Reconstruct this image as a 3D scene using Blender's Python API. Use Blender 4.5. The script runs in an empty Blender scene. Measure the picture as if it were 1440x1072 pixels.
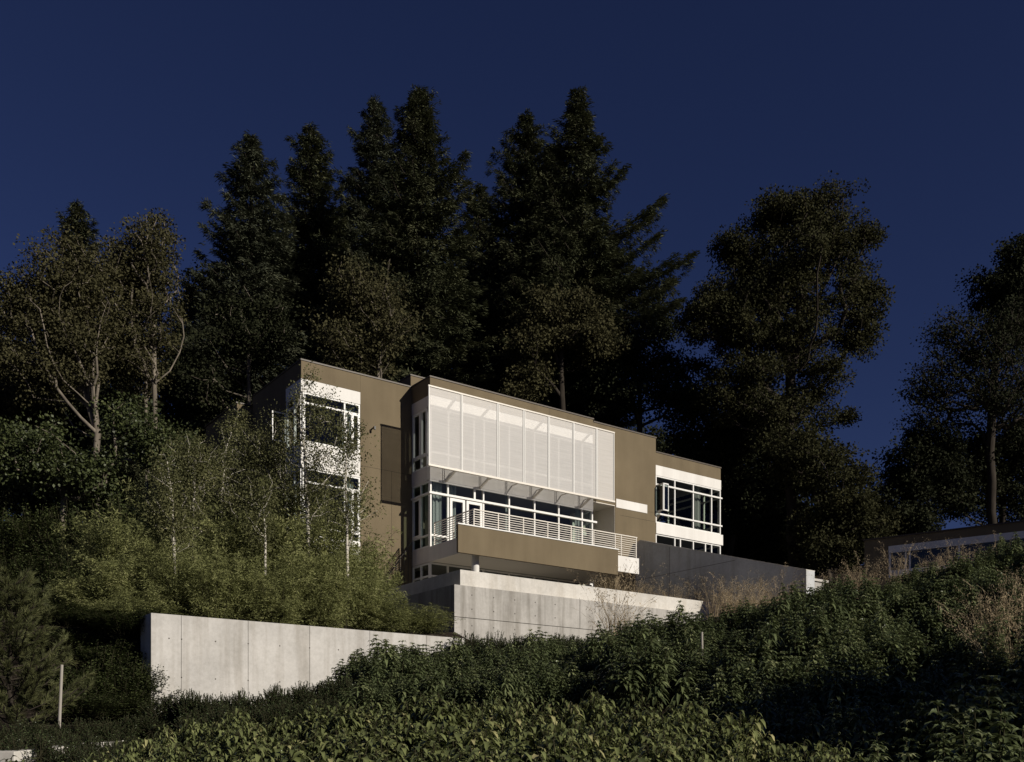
import bpy, math, random
import numpy as np
from mathutils import Vector
S = bpy.context.scene
C = S.collection
R = math.radians

# ------------------------------------------------------------------ camera, sky, sun, exposure
F = 1400.0; CX = 720.0; HZ = 1060.0; W0 = 1440.0          # focal length and horizon of the photograph, in its pixels
cam_d = bpy.data.cameras.new('camera'); cam = bpy.data.objects.new('camera', cam_d); C.objects.link(cam)
cam.location = (0, 0, 0); cam.rotation_euler = (R(90), 0, 0)
cam_d.sensor_width = 36; cam_d.lens = 36 * F / W0
cam_d.shift_y = (HZ - 536) / W0
cam_d.clip_start = 0.05; cam_d.clip_end = 3000
S.camera = cam

SUN_DIR = Vector((0.8973, -0.5824, 0)).normalized()
SUN_EL = R(24.3)
sd = Vector((SUN_DIR.x * math.cos(SUN_EL), SUN_DIR.y * math.cos(SUN_EL), math.sin(SUN_EL)))
w = bpy.data.worlds.new('World'); S.world = w; w.use_nodes = True
nt = w.node_tree
bg = nt.nodes['Background']
sky = nt.nodes.new('ShaderNodeTexSky'); sky.sky_type = 'NISHITA'; sky.sun_disc = False
sky.sun_elevation = SUN_EL; sky.sun_rotation = math.atan2(sd.x, sd.y)
sky.altitude = 1200; sky.air_density = 1.0; sky.dust_density = 0.15; sky.ozone_density = 3.0
hs = nt.nodes.new('ShaderNodeMixRGB'); hs.blend_type = 'MULTIPLY'; hs.inputs[0].default_value = 1
hs.inputs[2].default_value = (0.32, 0.308, 0.50, 1)
nt.links.new(sky.outputs[0], hs.inputs[1]); nt.links.new(hs.outputs[0], bg.inputs[0])
bg.inputs[1].default_value = 0.05
sl = bpy.data.lights.new('sun', 'SUN'); sl.energy = 4.4; sl.angle = R(0.5); sl.color = (1.0, 0.93, 0.82)
so = bpy.data.objects.new('sun', sl); C.objects.link(so)
so.rotation_euler = sd.to_track_quat('Z', 'Y').to_euler(); so.location = sd * 100
S.view_settings.view_transform = 'Standard'; S.view_settings.look = 'None'
S.view_settings.exposure = 0.0; S.view_settings.gamma = 1.0

# ------------------------------------------------------------------ helpers
rng = np.random.default_rng(7)
def at(px, py, Y): return np.array([(px - CX) / F * Y, Y, (HZ - py) / F * Y])
U = np.array([.8069, .5907, 0]); V = np.array([-.5907, .8069, 0])
P0 = np.array([-3.525, 42.0, 0])                             # origin of the house's own axes
HANG = math.atan2(.5907, .8069)
def hp(a, b, z=0): p = P0 + a * U + b * V; return np.array([p[0], p[1], z])

def mat(name, base, rough=.7, spec=.3, metal=0, fn=None):
    m = bpy.data.materials.new(name); m.use_nodes = True
    p = m.node_tree.nodes['Principled BSDF']
    p.inputs['Base Color'].default_value = (*base, 1); p.inputs['Roughness'].default_value = rough
    p.inputs['Specular IOR Level'].default_value = spec; p.inputs['Metallic'].default_value = metal
    if fn: fn(m.node_tree, p)
    return m
def noise(nt, scale, detail=6, stretch=(1, 1, 1), rough=.6, coord='Object'):
    tc = nt.nodes.new('ShaderNodeTexCoord'); mp = nt.nodes.new('ShaderNodeMapping')
    mp.inputs['Scale'].default_value = stretch
    n = nt.nodes.new('ShaderNodeTexNoise'); n.inputs['Scale'].default_value = scale
    n.inputs['Detail'].default_value = detail; n.inputs['Roughness'].default_value = rough
    nt.links.new(tc.outputs[coord], mp.inputs[0]); nt.links.new(mp.outputs[0], n.inputs['Vector'])
    return n.outputs[0]
def ramp(nt, fac, stops):
    r = nt.nodes.new('ShaderNodeValToRGB'); e = r.color_ramp.elements
    while len(e) < len(stops): e.new(0.5)
    for k, (p, c) in enumerate(stops): e[k].position = p; e[k].color = (*c, 1) if len(c) == 3 else c
    nt.links.new(fac, r.inputs[0]); return r.outputs[0]
def mul(nt, a, b, f=1.0, mode='MULTIPLY'):
    m = nt.nodes.new('ShaderNodeMixRGB'); m.blend_type = mode; m.inputs[0].default_value = f
    nt.links.new(a, m.inputs[1]); nt.links.new(b, m.inputs[2]); return m.outputs[0]
def bump(nt, p, h, s=.3, d=.02):
    b = nt.nodes.new('ShaderNodeBump'); b.inputs['Strength'].default_value = s; b.inputs['Distance'].default_value = d
    nt.links.new(h, b.inputs['Height']); nt.links.new(b.outputs[0], p.inputs['Normal'])

def stucco(c, k=.82):
    def fn(nt, p):
        big = noise(nt, .5, 5); fine = noise(nt, 30, 3); st = noise(nt, 1.6, 5, (1, 1, .12))
        a = ramp(nt, big, [(.3, tuple(v * k for v in c)), (.7, c)])
        b = ramp(nt, st, [(.3, (.86, .85, .84)), (.65, (1, 1, 1))])
        nt.links.new(mul(nt, a, b), p.inputs['Base Color']); bump(nt, p, fine, .35, .01)
    return fn
def concrete(c, streak=.75):
    def fn(nt, p):
        big = noise(nt, .7, 8, rough=.65); st = noise(nt, 2.6, 6, (1, 1, .07)); sp = noise(nt, 9, 8, rough=.75)
        a = ramp(nt, big, [(.28, tuple(v * .78 for v in c)), (.55, c), (.75, tuple(min(1, v * 1.1) for v in c))])
        b = ramp(nt, st, [(.36, (streak, streak * .98, streak * .95)), (.54, (1, 1, 1))])
        d = ramp(nt, sp, [(.3, (.84, .84, .83)), (.6, (1, 1, 1))])
        nt.links.new(mul(nt, mul(nt, a, b), d), p.inputs['Base Color']); bump(nt, p, sp, .25, .01)
    return fn
M = {}
M['brown'] = mat('olive_stucco', (.195, .155, .098), .85, .15, fn=stucco((.195, .155, .098)))
M['panel'] = mat('grey_brown_panel', (.10, .082, .062), .8, .2, fn=stucco((.105, .084, .062), .9))
M['trim'] = mat('dark_trim', (.035, .027, .018), .7, .2)
M['coping'] = mat('brown_metal_coping', (.07, .052, .036), .5, .4)
M['white'] = mat('white_panel', (.82, .80, .76), .6, .3, fn=stucco((.82, .80, .76), .94))
M['frame'] = mat('white_window_frame', (.78, .77, .74), .45, .4)
M['rail'] = mat('painted_steel_rail', (.75, .70, .62), .4, .4)
M['soffit'] = mat('soffit', (.66, .61, .53), .8, .2)
M['fascia'] = mat('white_fascia', (.74, .70, .66), .8, .2, fn=stucco((.74, .70, .66), .92))
M['conc'] = mat('grey_concrete', (.45, .43, .40), .85, .2, fn=concrete((.46, .44, .41), .66))
M['conc_l'] = mat('pale_concrete', (.62, .59, .55), .85, .2, fn=concrete((.66, .63, .58), .88))
M['conc_e'] = mat('cool_grey_concrete', (.5, .5, .5), .85, .2, fn=concrete((.56, .57, .575), .86))
M['conc_w'] = mat('smooth_concrete', (.5, .48, .46), .85, .2, fn=concrete((.56, .54, .51), .80))
M['joint'] = mat('joint', (.13, .12, .11), .9, .1)
M['interior'] = mat('interior_wall', (.14, .12, .10), .9, .1)
M['ceiling'] = mat('interior_ceiling', (.22, .21, .19), .9, .1)
M['curtain'] = mat('curtain', (.42, .45, .44), .9, .1)
M['steel'] = mat('dark_steel', (.05, .045, .04), .5, .4)
M['bark'] = mat('brown_bark', (.06, .048, .036), .95, .1, fn=lambda nt, p: nt.links.new(ramp(nt, noise(nt, 4, 6, (1, 1, .2)), [(.3, (.02, .016, .013)), (.7, (.06, .05, .04))]), p.inputs['Base Color']))
M['pale_bark'] = mat('pale_bark', (.2, .17, .13), .9, .1, fn=lambda nt, p: nt.links.new(ramp(nt, noise(nt, 3, 6, (1, 1, .3)), [(.3, (.09, .076, .06)), (.7, (.25, .215, .17))]), p.inputs['Base Color']))
M['birch'] = mat('birch_bark', (.5, .47, .4), .8, .2, fn=lambda nt, p: nt.links.new(ramp(nt, noise(nt, 6, 4, (1, 1, 3.5)), [(.36, (.06, .05, .04)), (.47, (.5, .46, .39)), (.8, (.66, .62, .54))]), p.inputs['Base Color']))
M['wood'] = mat('weathered_stake', (.36, .33, .29), .9, .1)
def soil(nt, p):
    n = noise(nt, 9, 8, rough=.8, coord='Object'); b = noise(nt, .6, 4)
    c = mul(nt, ramp(nt, n, [(.38, (.012, .009, .007)), (.55, (.04, .031, .024)), (.68, (.15, .12, .095))]), ramp(nt, b, [(.3, (.6, .6, .6)), (.7, (1, 1, 1))]))
    nt.links.new(c, p.inputs['Base Color']); bump(nt, p, n, .8, .05)
M['stem'] = mat('green_brown_stem', (.035, .032, .018), .9, .1)
M['soil'] = mat('bark_mulch', (.04, .03, .02), .95, .05, fn=soil)

def glass_mat(name, tint, refl):
    m = bpy.data.materials.new(name); m.use_nodes = True; nt = m.node_tree; nt.nodes.remove(nt.nodes['Principled BSDF'])
    t = nt.nodes.new('ShaderNodeBsdfTransparent'); t.inputs[0].default_value = (*tint, 1)
    g = nt.nodes.new('ShaderNodeBsdfGlossy'); g.inputs['Roughness'].default_value = .015; g.inputs[0].default_value = (.85, .86, .88, 1)
    f = nt.nodes.new('ShaderNodeLayerWeight'); f.inputs[0].default_value = .5
    pw = nt.nodes.new('ShaderNodeMath'); pw.operation = 'POWER'; pw.inputs[1].default_value = 4.5; nt.links.new(f.outputs['Facing'], pw.inputs[0])
    ma = nt.nodes.new('ShaderNodeMath'); ma.operation = 'MULTIPLY_ADD'; ma.inputs[1].default_value = .8; ma.inputs[2].default_value = refl; nt.links.new(pw.outputs[0], ma.inputs[0])
    x = nt.nodes.new('ShaderNodeMixShader'); nt.links.new(ma.outputs[0], x.inputs[0])
    nt.links.new(t.outputs[0], x.inputs[1]); nt.links.new(g.outputs[0], x.inputs[2])
    nt.links.new(x.outputs[0], nt.nodes['Material Output'].inputs[0]); return m
M['glass'] = glass_mat('window_glass', (.64, .68, .66), .05)
M['glass_d'] = glass_mat('clear_window_glass', (.60, .62, .58), .012)
M['glass_g'] = glass_mat('green_tinted_glass', (.55, .66, .58), .04)
def screen_mat():
    m = bpy.data.materials.new('translucent_mesh_screen'); m.use_nodes = True; nt = m.node_tree; nt.nodes.remove(nt.nodes['Principled BSDF'])
    d = nt.nodes.new('ShaderNodeBsdfDiffuse'); d.inputs[0].default_value = (.72, .705, .685, 1)
    g = nt.nodes.new('ShaderNodeBsdfGlossy'); g.inputs[0].default_value = (.8, .76, .72, 1); g.inputs['Roughness'].default_value = .5
    t = nt.nodes.new('ShaderNodeBsdfTransparent')
    a = nt.nodes.new('ShaderNodeMixShader'); a.inputs[0].default_value = .05
    nt.links.new(d.outputs[0], a.inputs[1]); nt.links.new(g.outputs[0], a.inputs[2])
    x = nt.nodes.new('ShaderNodeMixShader')
    # fine horizontal weave: a little more or less open from thread to thread
    n = noise(nt, 3, 5, (.25, .25, 6)); r = nt.nodes.new('ShaderNodeMapRange')
    r.inputs['From Min'].default_value = .3; r.inputs['From Max'].default_value = .7; r.inputs['To Min'].default_value = .47; r.inputs['To Max'].default_value = .57
    nt.links.new(n, r.inputs[0]); nt.links.new(r.outputs[0], x.inputs[0])
    nt.links.new(a.outputs[0], x.inputs[1]); nt.links.new(t.outputs[0], x.inputs[2])
    nt.links.new(x.outputs[0], nt.nodes['Material Output'].inputs[0]); return m
M['screen'] = screen_mat()

def leaf_mat(name, c1, c2, trans=.25, rough=.5, spec=.35, c3=None):
    m = bpy.data.materials.new(name); m.use_nodes = True; nt = m.node_tree; p = nt.nodes['Principled BSDF']
    a = nt.nodes.new('ShaderNodeAttribute'); a.attribute_name = 'tone'
    col = ramp(nt, a.outputs['Fac'], [(0, c1), (.75, c2), (1, c3 or c2)])
    nt.links.new(col, p.inputs['Base Color']); p.inputs['Roughness'].default_value = rough; p.inputs['Specular IOR Level'].default_value = spec
    t = nt.nodes.new('ShaderNodeBsdfTranslucent'); nt.links.new(col, t.inputs[0])
    x = nt.nodes.new('ShaderNodeMixShader'); x.inputs[0].default_value = trans
    nt.links.new(p.outputs[0], x.inputs[1]); nt.links.new(t.outputs[0], x.inputs[2])
    nt.links.new(x.outputs[0], nt.nodes['Material Output'].inputs[0]); return m
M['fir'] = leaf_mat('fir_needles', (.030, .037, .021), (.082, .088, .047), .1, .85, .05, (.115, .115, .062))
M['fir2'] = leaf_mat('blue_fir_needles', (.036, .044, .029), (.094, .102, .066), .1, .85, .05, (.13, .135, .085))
M['maple'] = leaf_mat('maple_leaves', (.024, .025, .012), (.052, .052, .024), .2, .8, .06, (.065, .060, .024))
M['alder'] = leaf_mat('alder_leaves', (.040, .038, .019), (.088, .082, .040), .2, .8, .06, (.09, .082, .04))
M['dark'] = leaf_mat('dark_leaves', (.014, .016, .009), (.032, .036, .018), .15, .8, .06, (.04, .042, .02))
M['birchleaf'] = leaf_mat('birch_leaves', (.070, .074, .032), (.175, .178, .078), .4, .6, .15, (.28, .26, .13))
M['bamboo'] = leaf_mat('bamboo_leaves', (.120, .130, .050), (.32, .335, .135), .42, .6, .15, (.50, .48, .24))
M['laurel'] = leaf_mat('glossy_laurel_leaves', (.045, .060, .026), (.165, .195, .085), .15, .36, .5, (.34, .35, .18))
M['dogwood'] = leaf_mat('drooping_leaves', (.070, .086, .032), (.23, .255, .098), .22, .30, .6, (.50, .45, .22))
M['box'] = leaf_mat('small_dark_leaves', (.030, .042, .018), (.085, .11, .046), .15, .35, .45, (.08, .10, .04))
M['pine'] = leaf_mat('pine_needles', (.055, .062, .026), (.14, .15, .062), .2, .6, .2, (.21, .205, .09))
M['straw'] = leaf_mat('dry_grass', (.24, .19, .115), (.46, .37, .24), .3, .7, .2, (.55, .43, .27))
M['brush'] = leaf_mat('hillside_brush_leaves', (.030, .038, .015), (.080, .098, .036), .2, .5, .3, (.10, .115, .04))

def link(name, me, m, parent=None):
    me.materials.clear()
    for q in (m if isinstance(m, (list, tuple)) else [m]): me.materials.append(q)
    o = bpy.data.objects.new(name, me); C.objects.link(o)
    if parent is not None: o.parent = parent
    return o
def thing(name, label, cat, loc=(0, 0, 0), rz=0, group=None):
    o = bpy.data.objects.new(name, None); C.objects.link(o); o.empty_display_size = .3
    o.location = loc; o.rotation_euler = (0, 0, rz); o['label'] = label; o['category'] = cat
    if group: o['group'] = group
    return o
def copy_tree(root, loc, rz, sc, label, group=None):
    r = root.copy(); C.objects.link(r); r.location = loc; r.rotation_euler = (0, 0, rz); r.scale = sc; r['label'] = label
    if group: r['group'] = group
    for ch in root.children:
        c = ch.copy(); C.objects.link(c); c.parent = r
    return r

class MB:                                                     # mesh collector
    def __init__(s): s.v = []; s.f = []; s.mi = []
    def box(s, x0, x1, y0, y1, z0, z1, mi=0):
        n = len(s.v)
        s.v += [(x, y, z) for z in (z0, z1) for y in (y0, y1) for x in (x0, x1)]
        s.f += [tuple(n + i for i in q) for q in ((0, 2, 3, 1), (4, 5, 7, 6), (0, 1, 5, 4), (2, 6, 7, 3), (0, 4, 6, 2), (1, 3, 7, 5))]
        s.mi += [mi] * 6; return s
    def tube(s, pts, r, k=6, mi=0):
        pts = [np.array(p, float) for p in pts]; n = len(s.v); rr = r if hasattr(r, '__len__') else [r] * len(pts)
        for i, p in enumerate(pts):
            d = pts[min(i + 1, len(pts) - 1)] - pts[max(i - 1, 0)]; d /= np.linalg.norm(d) + 1e-9
            a = np.cross(d, (0, 0, 1) if abs(d[2]) < .9 else (1, 0, 0)); a /= np.linalg.norm(a); b = np.cross(d, a)
            for j in range(k):
                t = 2 * math.pi * j / k; s.v.append(tuple(p + rr[i] * (a * math.cos(t) + b * math.sin(t))))
        for i in range(len(pts) - 1):
            for j in range(k):
                s.f.append((n + i * k + j, n + i * k + (j + 1) % k, n + (i + 1) * k + (j + 1) % k, n + (i + 1) * k + j)); s.mi.append(mi)
        s.f.append(tuple(n + j for j in range(k))[::-1]); s.f.append(tuple(n + (len(pts) - 1) * k + j for j in range(k))); s.mi += [mi, mi]; return s
    def prism(s, poly, axis, c0, c1, mi=0):                    # polygon in a plane, extruded along one axis
        n = len(s.v); k = len(poly)
        for c in (c0, c1):
            for (p, q) in poly:
                s.v.append({0: (c, p, q), 1: (p, c, q), 2: (p, q, c)}[axis])
        s.f.append(tuple(range(n, n + k))); s.f.append(tuple(range(n + k, n + 2 * k))[::-1])
        for j in range(k): s.f.append((n + j, n + (j + 1) % k, n + k + (j + 1) % k, n + k + j))
        s.mi += [mi] * (k + 2); return s
    def build(s, name, m, parent=None, bevel=0, smooth=False):
        me = bpy.data.meshes.new(name); me.from_pydata(s.v, [], s.f); me.update()
        import bmesh
        bm = bmesh.new(); bm.from_mesh(me); bmesh.ops.recalc_face_normals(bm, faces=bm.faces); bm.to_mesh(me); bm.free()
        me.polygons.foreach_set('material_index', s.mi)
        if smooth: me.polygons.foreach_set('use_smooth', [True] * len(s.f))
        o = link(name, me, m, parent)
        me.polygons.foreach_set('material_index', s.mi)
        if bevel:
            b = o.modifiers.new('bevel', 'BEVEL'); b.width = bevel; b.segments = 2; b.limit_method = 'ANGLE'
        return o

def fast_mesh(name, verts, faces_list, tone=None):
    """verts (N,3); faces_list = list of (M,k) index arrays; tone per face, same order"""
    me = bpy.data.meshes.new(name); verts = np.asarray(verts, np.float32)
    me.vertices.add(len(verts)); me.vertices.foreach_set('co', verts.ravel())
    loops = np.concatenate([f.ravel() for f in faces_list]).astype(np.int32)
    sizes = np.concatenate([np.full(len(f), f.shape[1]) for f in faces_list])
    starts = np.concatenate([[0], np.cumsum(sizes)[:-1]]).astype(np.int32)
    me.loops.add(len(loops)); me.loops.foreach_set('vertex_index', loops)
    me.polygons.add(len(sizes)); me.polygons.foreach_set('loop_start', starts)
    me.update(calc_edges=True)
    if tone is not None:
        at_ = me.attributes.new('tone', 'FLOAT', 'FACE'); at_.data.foreach_set('value', np.asarray(tone, np.float32))
    return me
def nrm(a): return a / (np.linalg.norm(a, axis=1, keepdims=True) + 1e-9)
def rdir(n, g=None):
    g = g or rng; return nrm(g.normal(size=(n, 3)))
def leaves(P, D, L, Wd, tone, shape='rhomb', droop=0.0, name='foliage', nrmv=None):
    """leaf blades: P base, D axis, L length, Wd half width"""
    N = len(P); D = nrm(D); L = np.broadcast_to(L, (N,))[:, None]; Wd = np.broadcast_to(Wd, (N,))[:, None]
    up = nrmv if nrmv is not None else nrm(rng.normal(size=(N, 3)) * .7 + np.array([0, 0, .8]))
    s = nrm(np.cross(D, up)); nn = np.cross(s, D)
    if shape == 'rhomb':
        v = np.stack([P, P + D * L * .45 + s * Wd + nn * Wd * .3, P + D * L, P + D * L * .45 - s * Wd + nn * Wd * .3], 1)
        idx = np.arange(N * 4).reshape(N, 4)
        return fast_mesh(name, v.reshape(-1, 3), [idx], tone)
    z = np.array([0, 0, -1.0])
    c = lambda t: P + D * L * t + z * L * droop * t * t
    fold = nn * Wd * .35
    v = np.stack([P, c(.28) + s * Wd * .9 + fold, c(.28) - s * Wd * .9 + fold, c(.66) + s * Wd * .72 + fold, c(.66) - s * Wd * .72 + fold, c(1.0), c(.28), c(.66)], 1)
    b = np.arange(N)[:, None] * 8
    t1 = b + np.array([[0, 1, 6]]); t2 = b + np.array([[0, 6, 2]])
    q1 = b + np.array([[1, 3, 7, 6]]); q2 = b + np.array([[6, 7, 4, 2]]); t3 = b + np.array([[3, 5, 7]]); t4 = b + np.array([[7, 5, 4]])
    me = fast_mesh(name, v.reshape(-1, 3), [t1, t2, t3, t4, q1, q2], np.concatenate([tone] * 6)); me.polygons.foreach_set('use_smooth', np.ones(N * 6, bool)); return me

def frusta(A, B, ra, rb, k=5, name='trunk'):
    """vectorised tapered tube segments from A to B"""
    N = len(A); d = nrm(B - A); ref = np.where(np.abs(d[:, 2:3]) < .9, [[0, 0, 1.]], [[1., 0, 0]]); a = nrm(np.cross(d, ref)); b = np.cross(d, a)
    th = np.arange(k) * 2 * math.pi / k
    ring = a[:, None, :] * np.cos(th)[None, :, None] + b[:, None, :] * np.sin(th)[None, :, None]
    v = np.concatenate([A[:, None, :] + ring * ra[:, None, None], (B + d * rb[:, None] * .3)[:, None, :] + ring * rb[:, None, None]], 1)
    o = np.arange(N)[:, None, None] * 2 * k; j = np.arange(k)
    q = np.stack([j, (j + 1) % k, k + (j + 1) % k, k + j], 1)[None] + o
    me = fast_mesh(name, v.reshape(-1, 3), [q.reshape(-1, 4)])
    me.polygons.foreach_set('use_smooth', np.ones(N * k, bool)); return me

def grow(trunk, rt, centres, kup=1.2, wob=.06, tipr=.012, expo=.5, limbs=()):
    """skeleton: every leaf cluster is joined to the nearest branch below it; girth follows the number of clusters carried"""
    pos = [np.array(p, float) for p in trunk]; par = [-1] + list(range(len(trunk) - 1)); leaf = np.zeros(len(pos))
    cnt = [0] * len(pos); ends = []
    axis = pos[-1] - pos[0]; axis /= np.linalg.norm(axis)
    order = np.argsort([min(np.linalg.norm(c - p) for p in trunk) for c in centres])
    buf = np.zeros((len(pos) + len(centres) * 5 + 400, 3)); buf[:len(pos)] = pos; n = len(pos)
    first = max(1, int(len(trunk) * .25)); dirs = np.zeros_like(buf); dirs[:n] = axis
    for (h, e) in limbs:                                      # main limbs leave the trunk and rise in long easy curves
        i = int(np.clip(h * (len(trunk) - 1), 1, len(trunk) - 1)); st = buf[i].copy(); m = max(3, int(np.linalg.norm(e - st) / .8)); last = i; bow = rng.normal(size=3) * .45; e = st + (e - st) * .88
        for k in range(1, m + 1):
            t = k / m; p = st + (e - st) * np.array([t ** .8, t ** .8, t ** 1.15]) + bow * math.sin(math.pi * t)
            p = p + rng.normal(size=3) * .07; buf[n] = p; dirs[n] = (p - buf[last]) / (np.linalg.norm(p - buf[last]) + 1e-6); par.append(last); cnt.append(0); last = n; n += 1
    for ci in order:
        c = centres[ci]; d = c - buf[first:n]; L = np.linalg.norm(d, axis=1) + 1e-6
        al = (d * dirs[first:n]).sum(1) / L; cost = L * (1 + kup * np.maximum(0, -d[:, 2] / L + .35) + .8 * (1 - al))
        i = int(np.argmin(cost)) + first; st = buf[i]; L = np.linalg.norm(c - st); m = max(1, min(4, int(L / .8)))
        last = i
        for k in range(1, m + 1):
            t = k / m; p = st + (c - st) * t
            p = p + np.array([0, 0, -1]) * L * .10 * math.sin(math.pi * t) * (1 if m > 1 else 0) + (rng.normal(size=3) * wob * L / m if k < m else 0)
            buf[n] = p; dirs[n] = (c - st) / L * .6 + dirs[i] * .4; par.append(last); cnt.append(0); last = n; n += 1
        cnt[last] += 1; ends.append(last)
    for i in range(n - 1, 0, -1): cnt[par[i]] += cnt[i]
    cnt = np.array(cnt, float); par = np.array(par); e = np.arange(1, n)
    r = tipr * np.power(np.maximum(cnt, 1), expo)
    r = r * 1.0; tot = r[0]
    r = np.where(r > 3 * tipr, r * (1 + (rt / tot - 1) * np.clip((r / tot), 0, 1)), r)
    return buf[par[e]], buf[e], np.minimum(r[par[e]], r[e] * 1.35), r[e]

def in_blobs(blobs, n, shell=.5, sub=None):
    """blobs: (centre, radii) ellipsoids; n points, biased to the outside"""
    vol = np.array([(b[1][0] * b[1][1] * b[1][2]) ** .75 for b in blobs]); pick = rng.choice(len(blobs), n, p=vol / vol.sum())
    c = np.array([b[0] for b in blobs]); r = np.array([b[1] for b in blobs])
    if sub is None:
        dn = rdir(n); return c[pick] + dn * r[pick] * (rng.random((n, 1)) ** shell), dn * .7
    # clusters gather in boughs, so that the outline is lobed and light shows between the boughs
    m = max(3, n // sub); pk = rng.choice(len(blobs), m, p=vol / vol.sum())
    bc = c[pk] + rdir(m) * r[pk] * (rng.random((m, 1)) ** .5) * .88; br = np.minimum(r[pk].min(axis=1) * .7, rng.uniform(.55, 1.35, m))
    i = rng.integers(m, size=n); off = rdir(n) * (rng.random((n, 1)) ** .5) * br[i][:, None] * np.array([1.15, 1.15, .75])
    q = rng.random(n) < .38; dn = rdir(n); loose = c[pick] + dn * r[pick] * (rng.random((n, 1)) ** .45) * .97
    return np.where(q[:, None], loose, bc[i] + off), np.where(q[:, None], dn * .6, nrm(off) * .7 + nrm(bc[i] - c[pk][i]) * .3)

def broadleaf(name, label, base, blobs_px, Y, m_leaf, m_bark, ncl, nleaf, size, rcl, rt=.25, trunk_px=None, shell=.45, group=None, tipr=.014, hang=.2, flat=.6, depth=1.0, kup=1.2, sub=9, limbs=()):
    """blobs_px: (px, py, rx_px, ry_px[, dy]) in the photograph's pixels at distance Y"""
    k = Y / F
    blobs = [(at(b[0], b[1], Y) + np.array([0, (b[4] if len(b) > 4 else 0), 0]), (b[2] * k, b[2] * k * depth, b[3] * k)) for b in blobs_px]
    base = np.array(base, float)
    cen, ocl = in_blobs(blobs, ncl, shell, sub)
    tp = trunk_px or [(blobs_px[0][0], blobs_px[0][1])]
    tr = [base] + [at(p[0], p[1], Y) for p in tp]
    dense = [tr[0]]
    for a, b in zip(tr[:-1], tr[1:]):
        m = max(2, int(np.linalg.norm(b - a) / 1.2))
        for j in range(1, m + 1): dense.append(a + (b - a) * j / m + (rng.normal(size=3) * min(.06, rt * .3) if j < m else 0))
    A, B, ra, rb = grow(dense, rt, cen, kup=kup, tipr=tipr, limbs=[(h, at(x, y, Y) + np.array([0, dy, 0])) for (h, x, y, dy) in limbs])
    t = thing(name, label, 'tree', tuple(base), group=group)
    # leaf sprays: several twigs out of every cluster centre
    N = ncl * nleaf
    ci = np.repeat(np.arange(ncl), nleaf)
    rc = (rcl * (.6 + .8 * rng.random(ncl)))[ci][:, None]
    off = rdir(N) * (rng.random((N, 1)) ** .45) * np.array([1, 1, flat]) * rc
    P = cen[ci] + off; D = nrm(off) * .8 + rdir(N) * .7 + np.array([0, 0, -hang])
    sun = rng.random(ncl)[ci]  # random tone shared by all leaves of a cluster
    tone = np.clip(.62 * sun + .38 * rng.random(N), 0, 1)
    L = size * (.7 + .6 * rng.random(N))
    me = leaves(P - base, D, L, L * .36, tone, nrmv=nrm(rng.normal(size=(N, 3)) * .75 + nrm(off) * .5 + ocl[ci] * .55 + np.array([0, 0, .25])))
    link('trunk', frusta(A - base, B - base, ra, rb), m_bark, t)
    link('crown', me, m_leaf, t)
    return t

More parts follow.
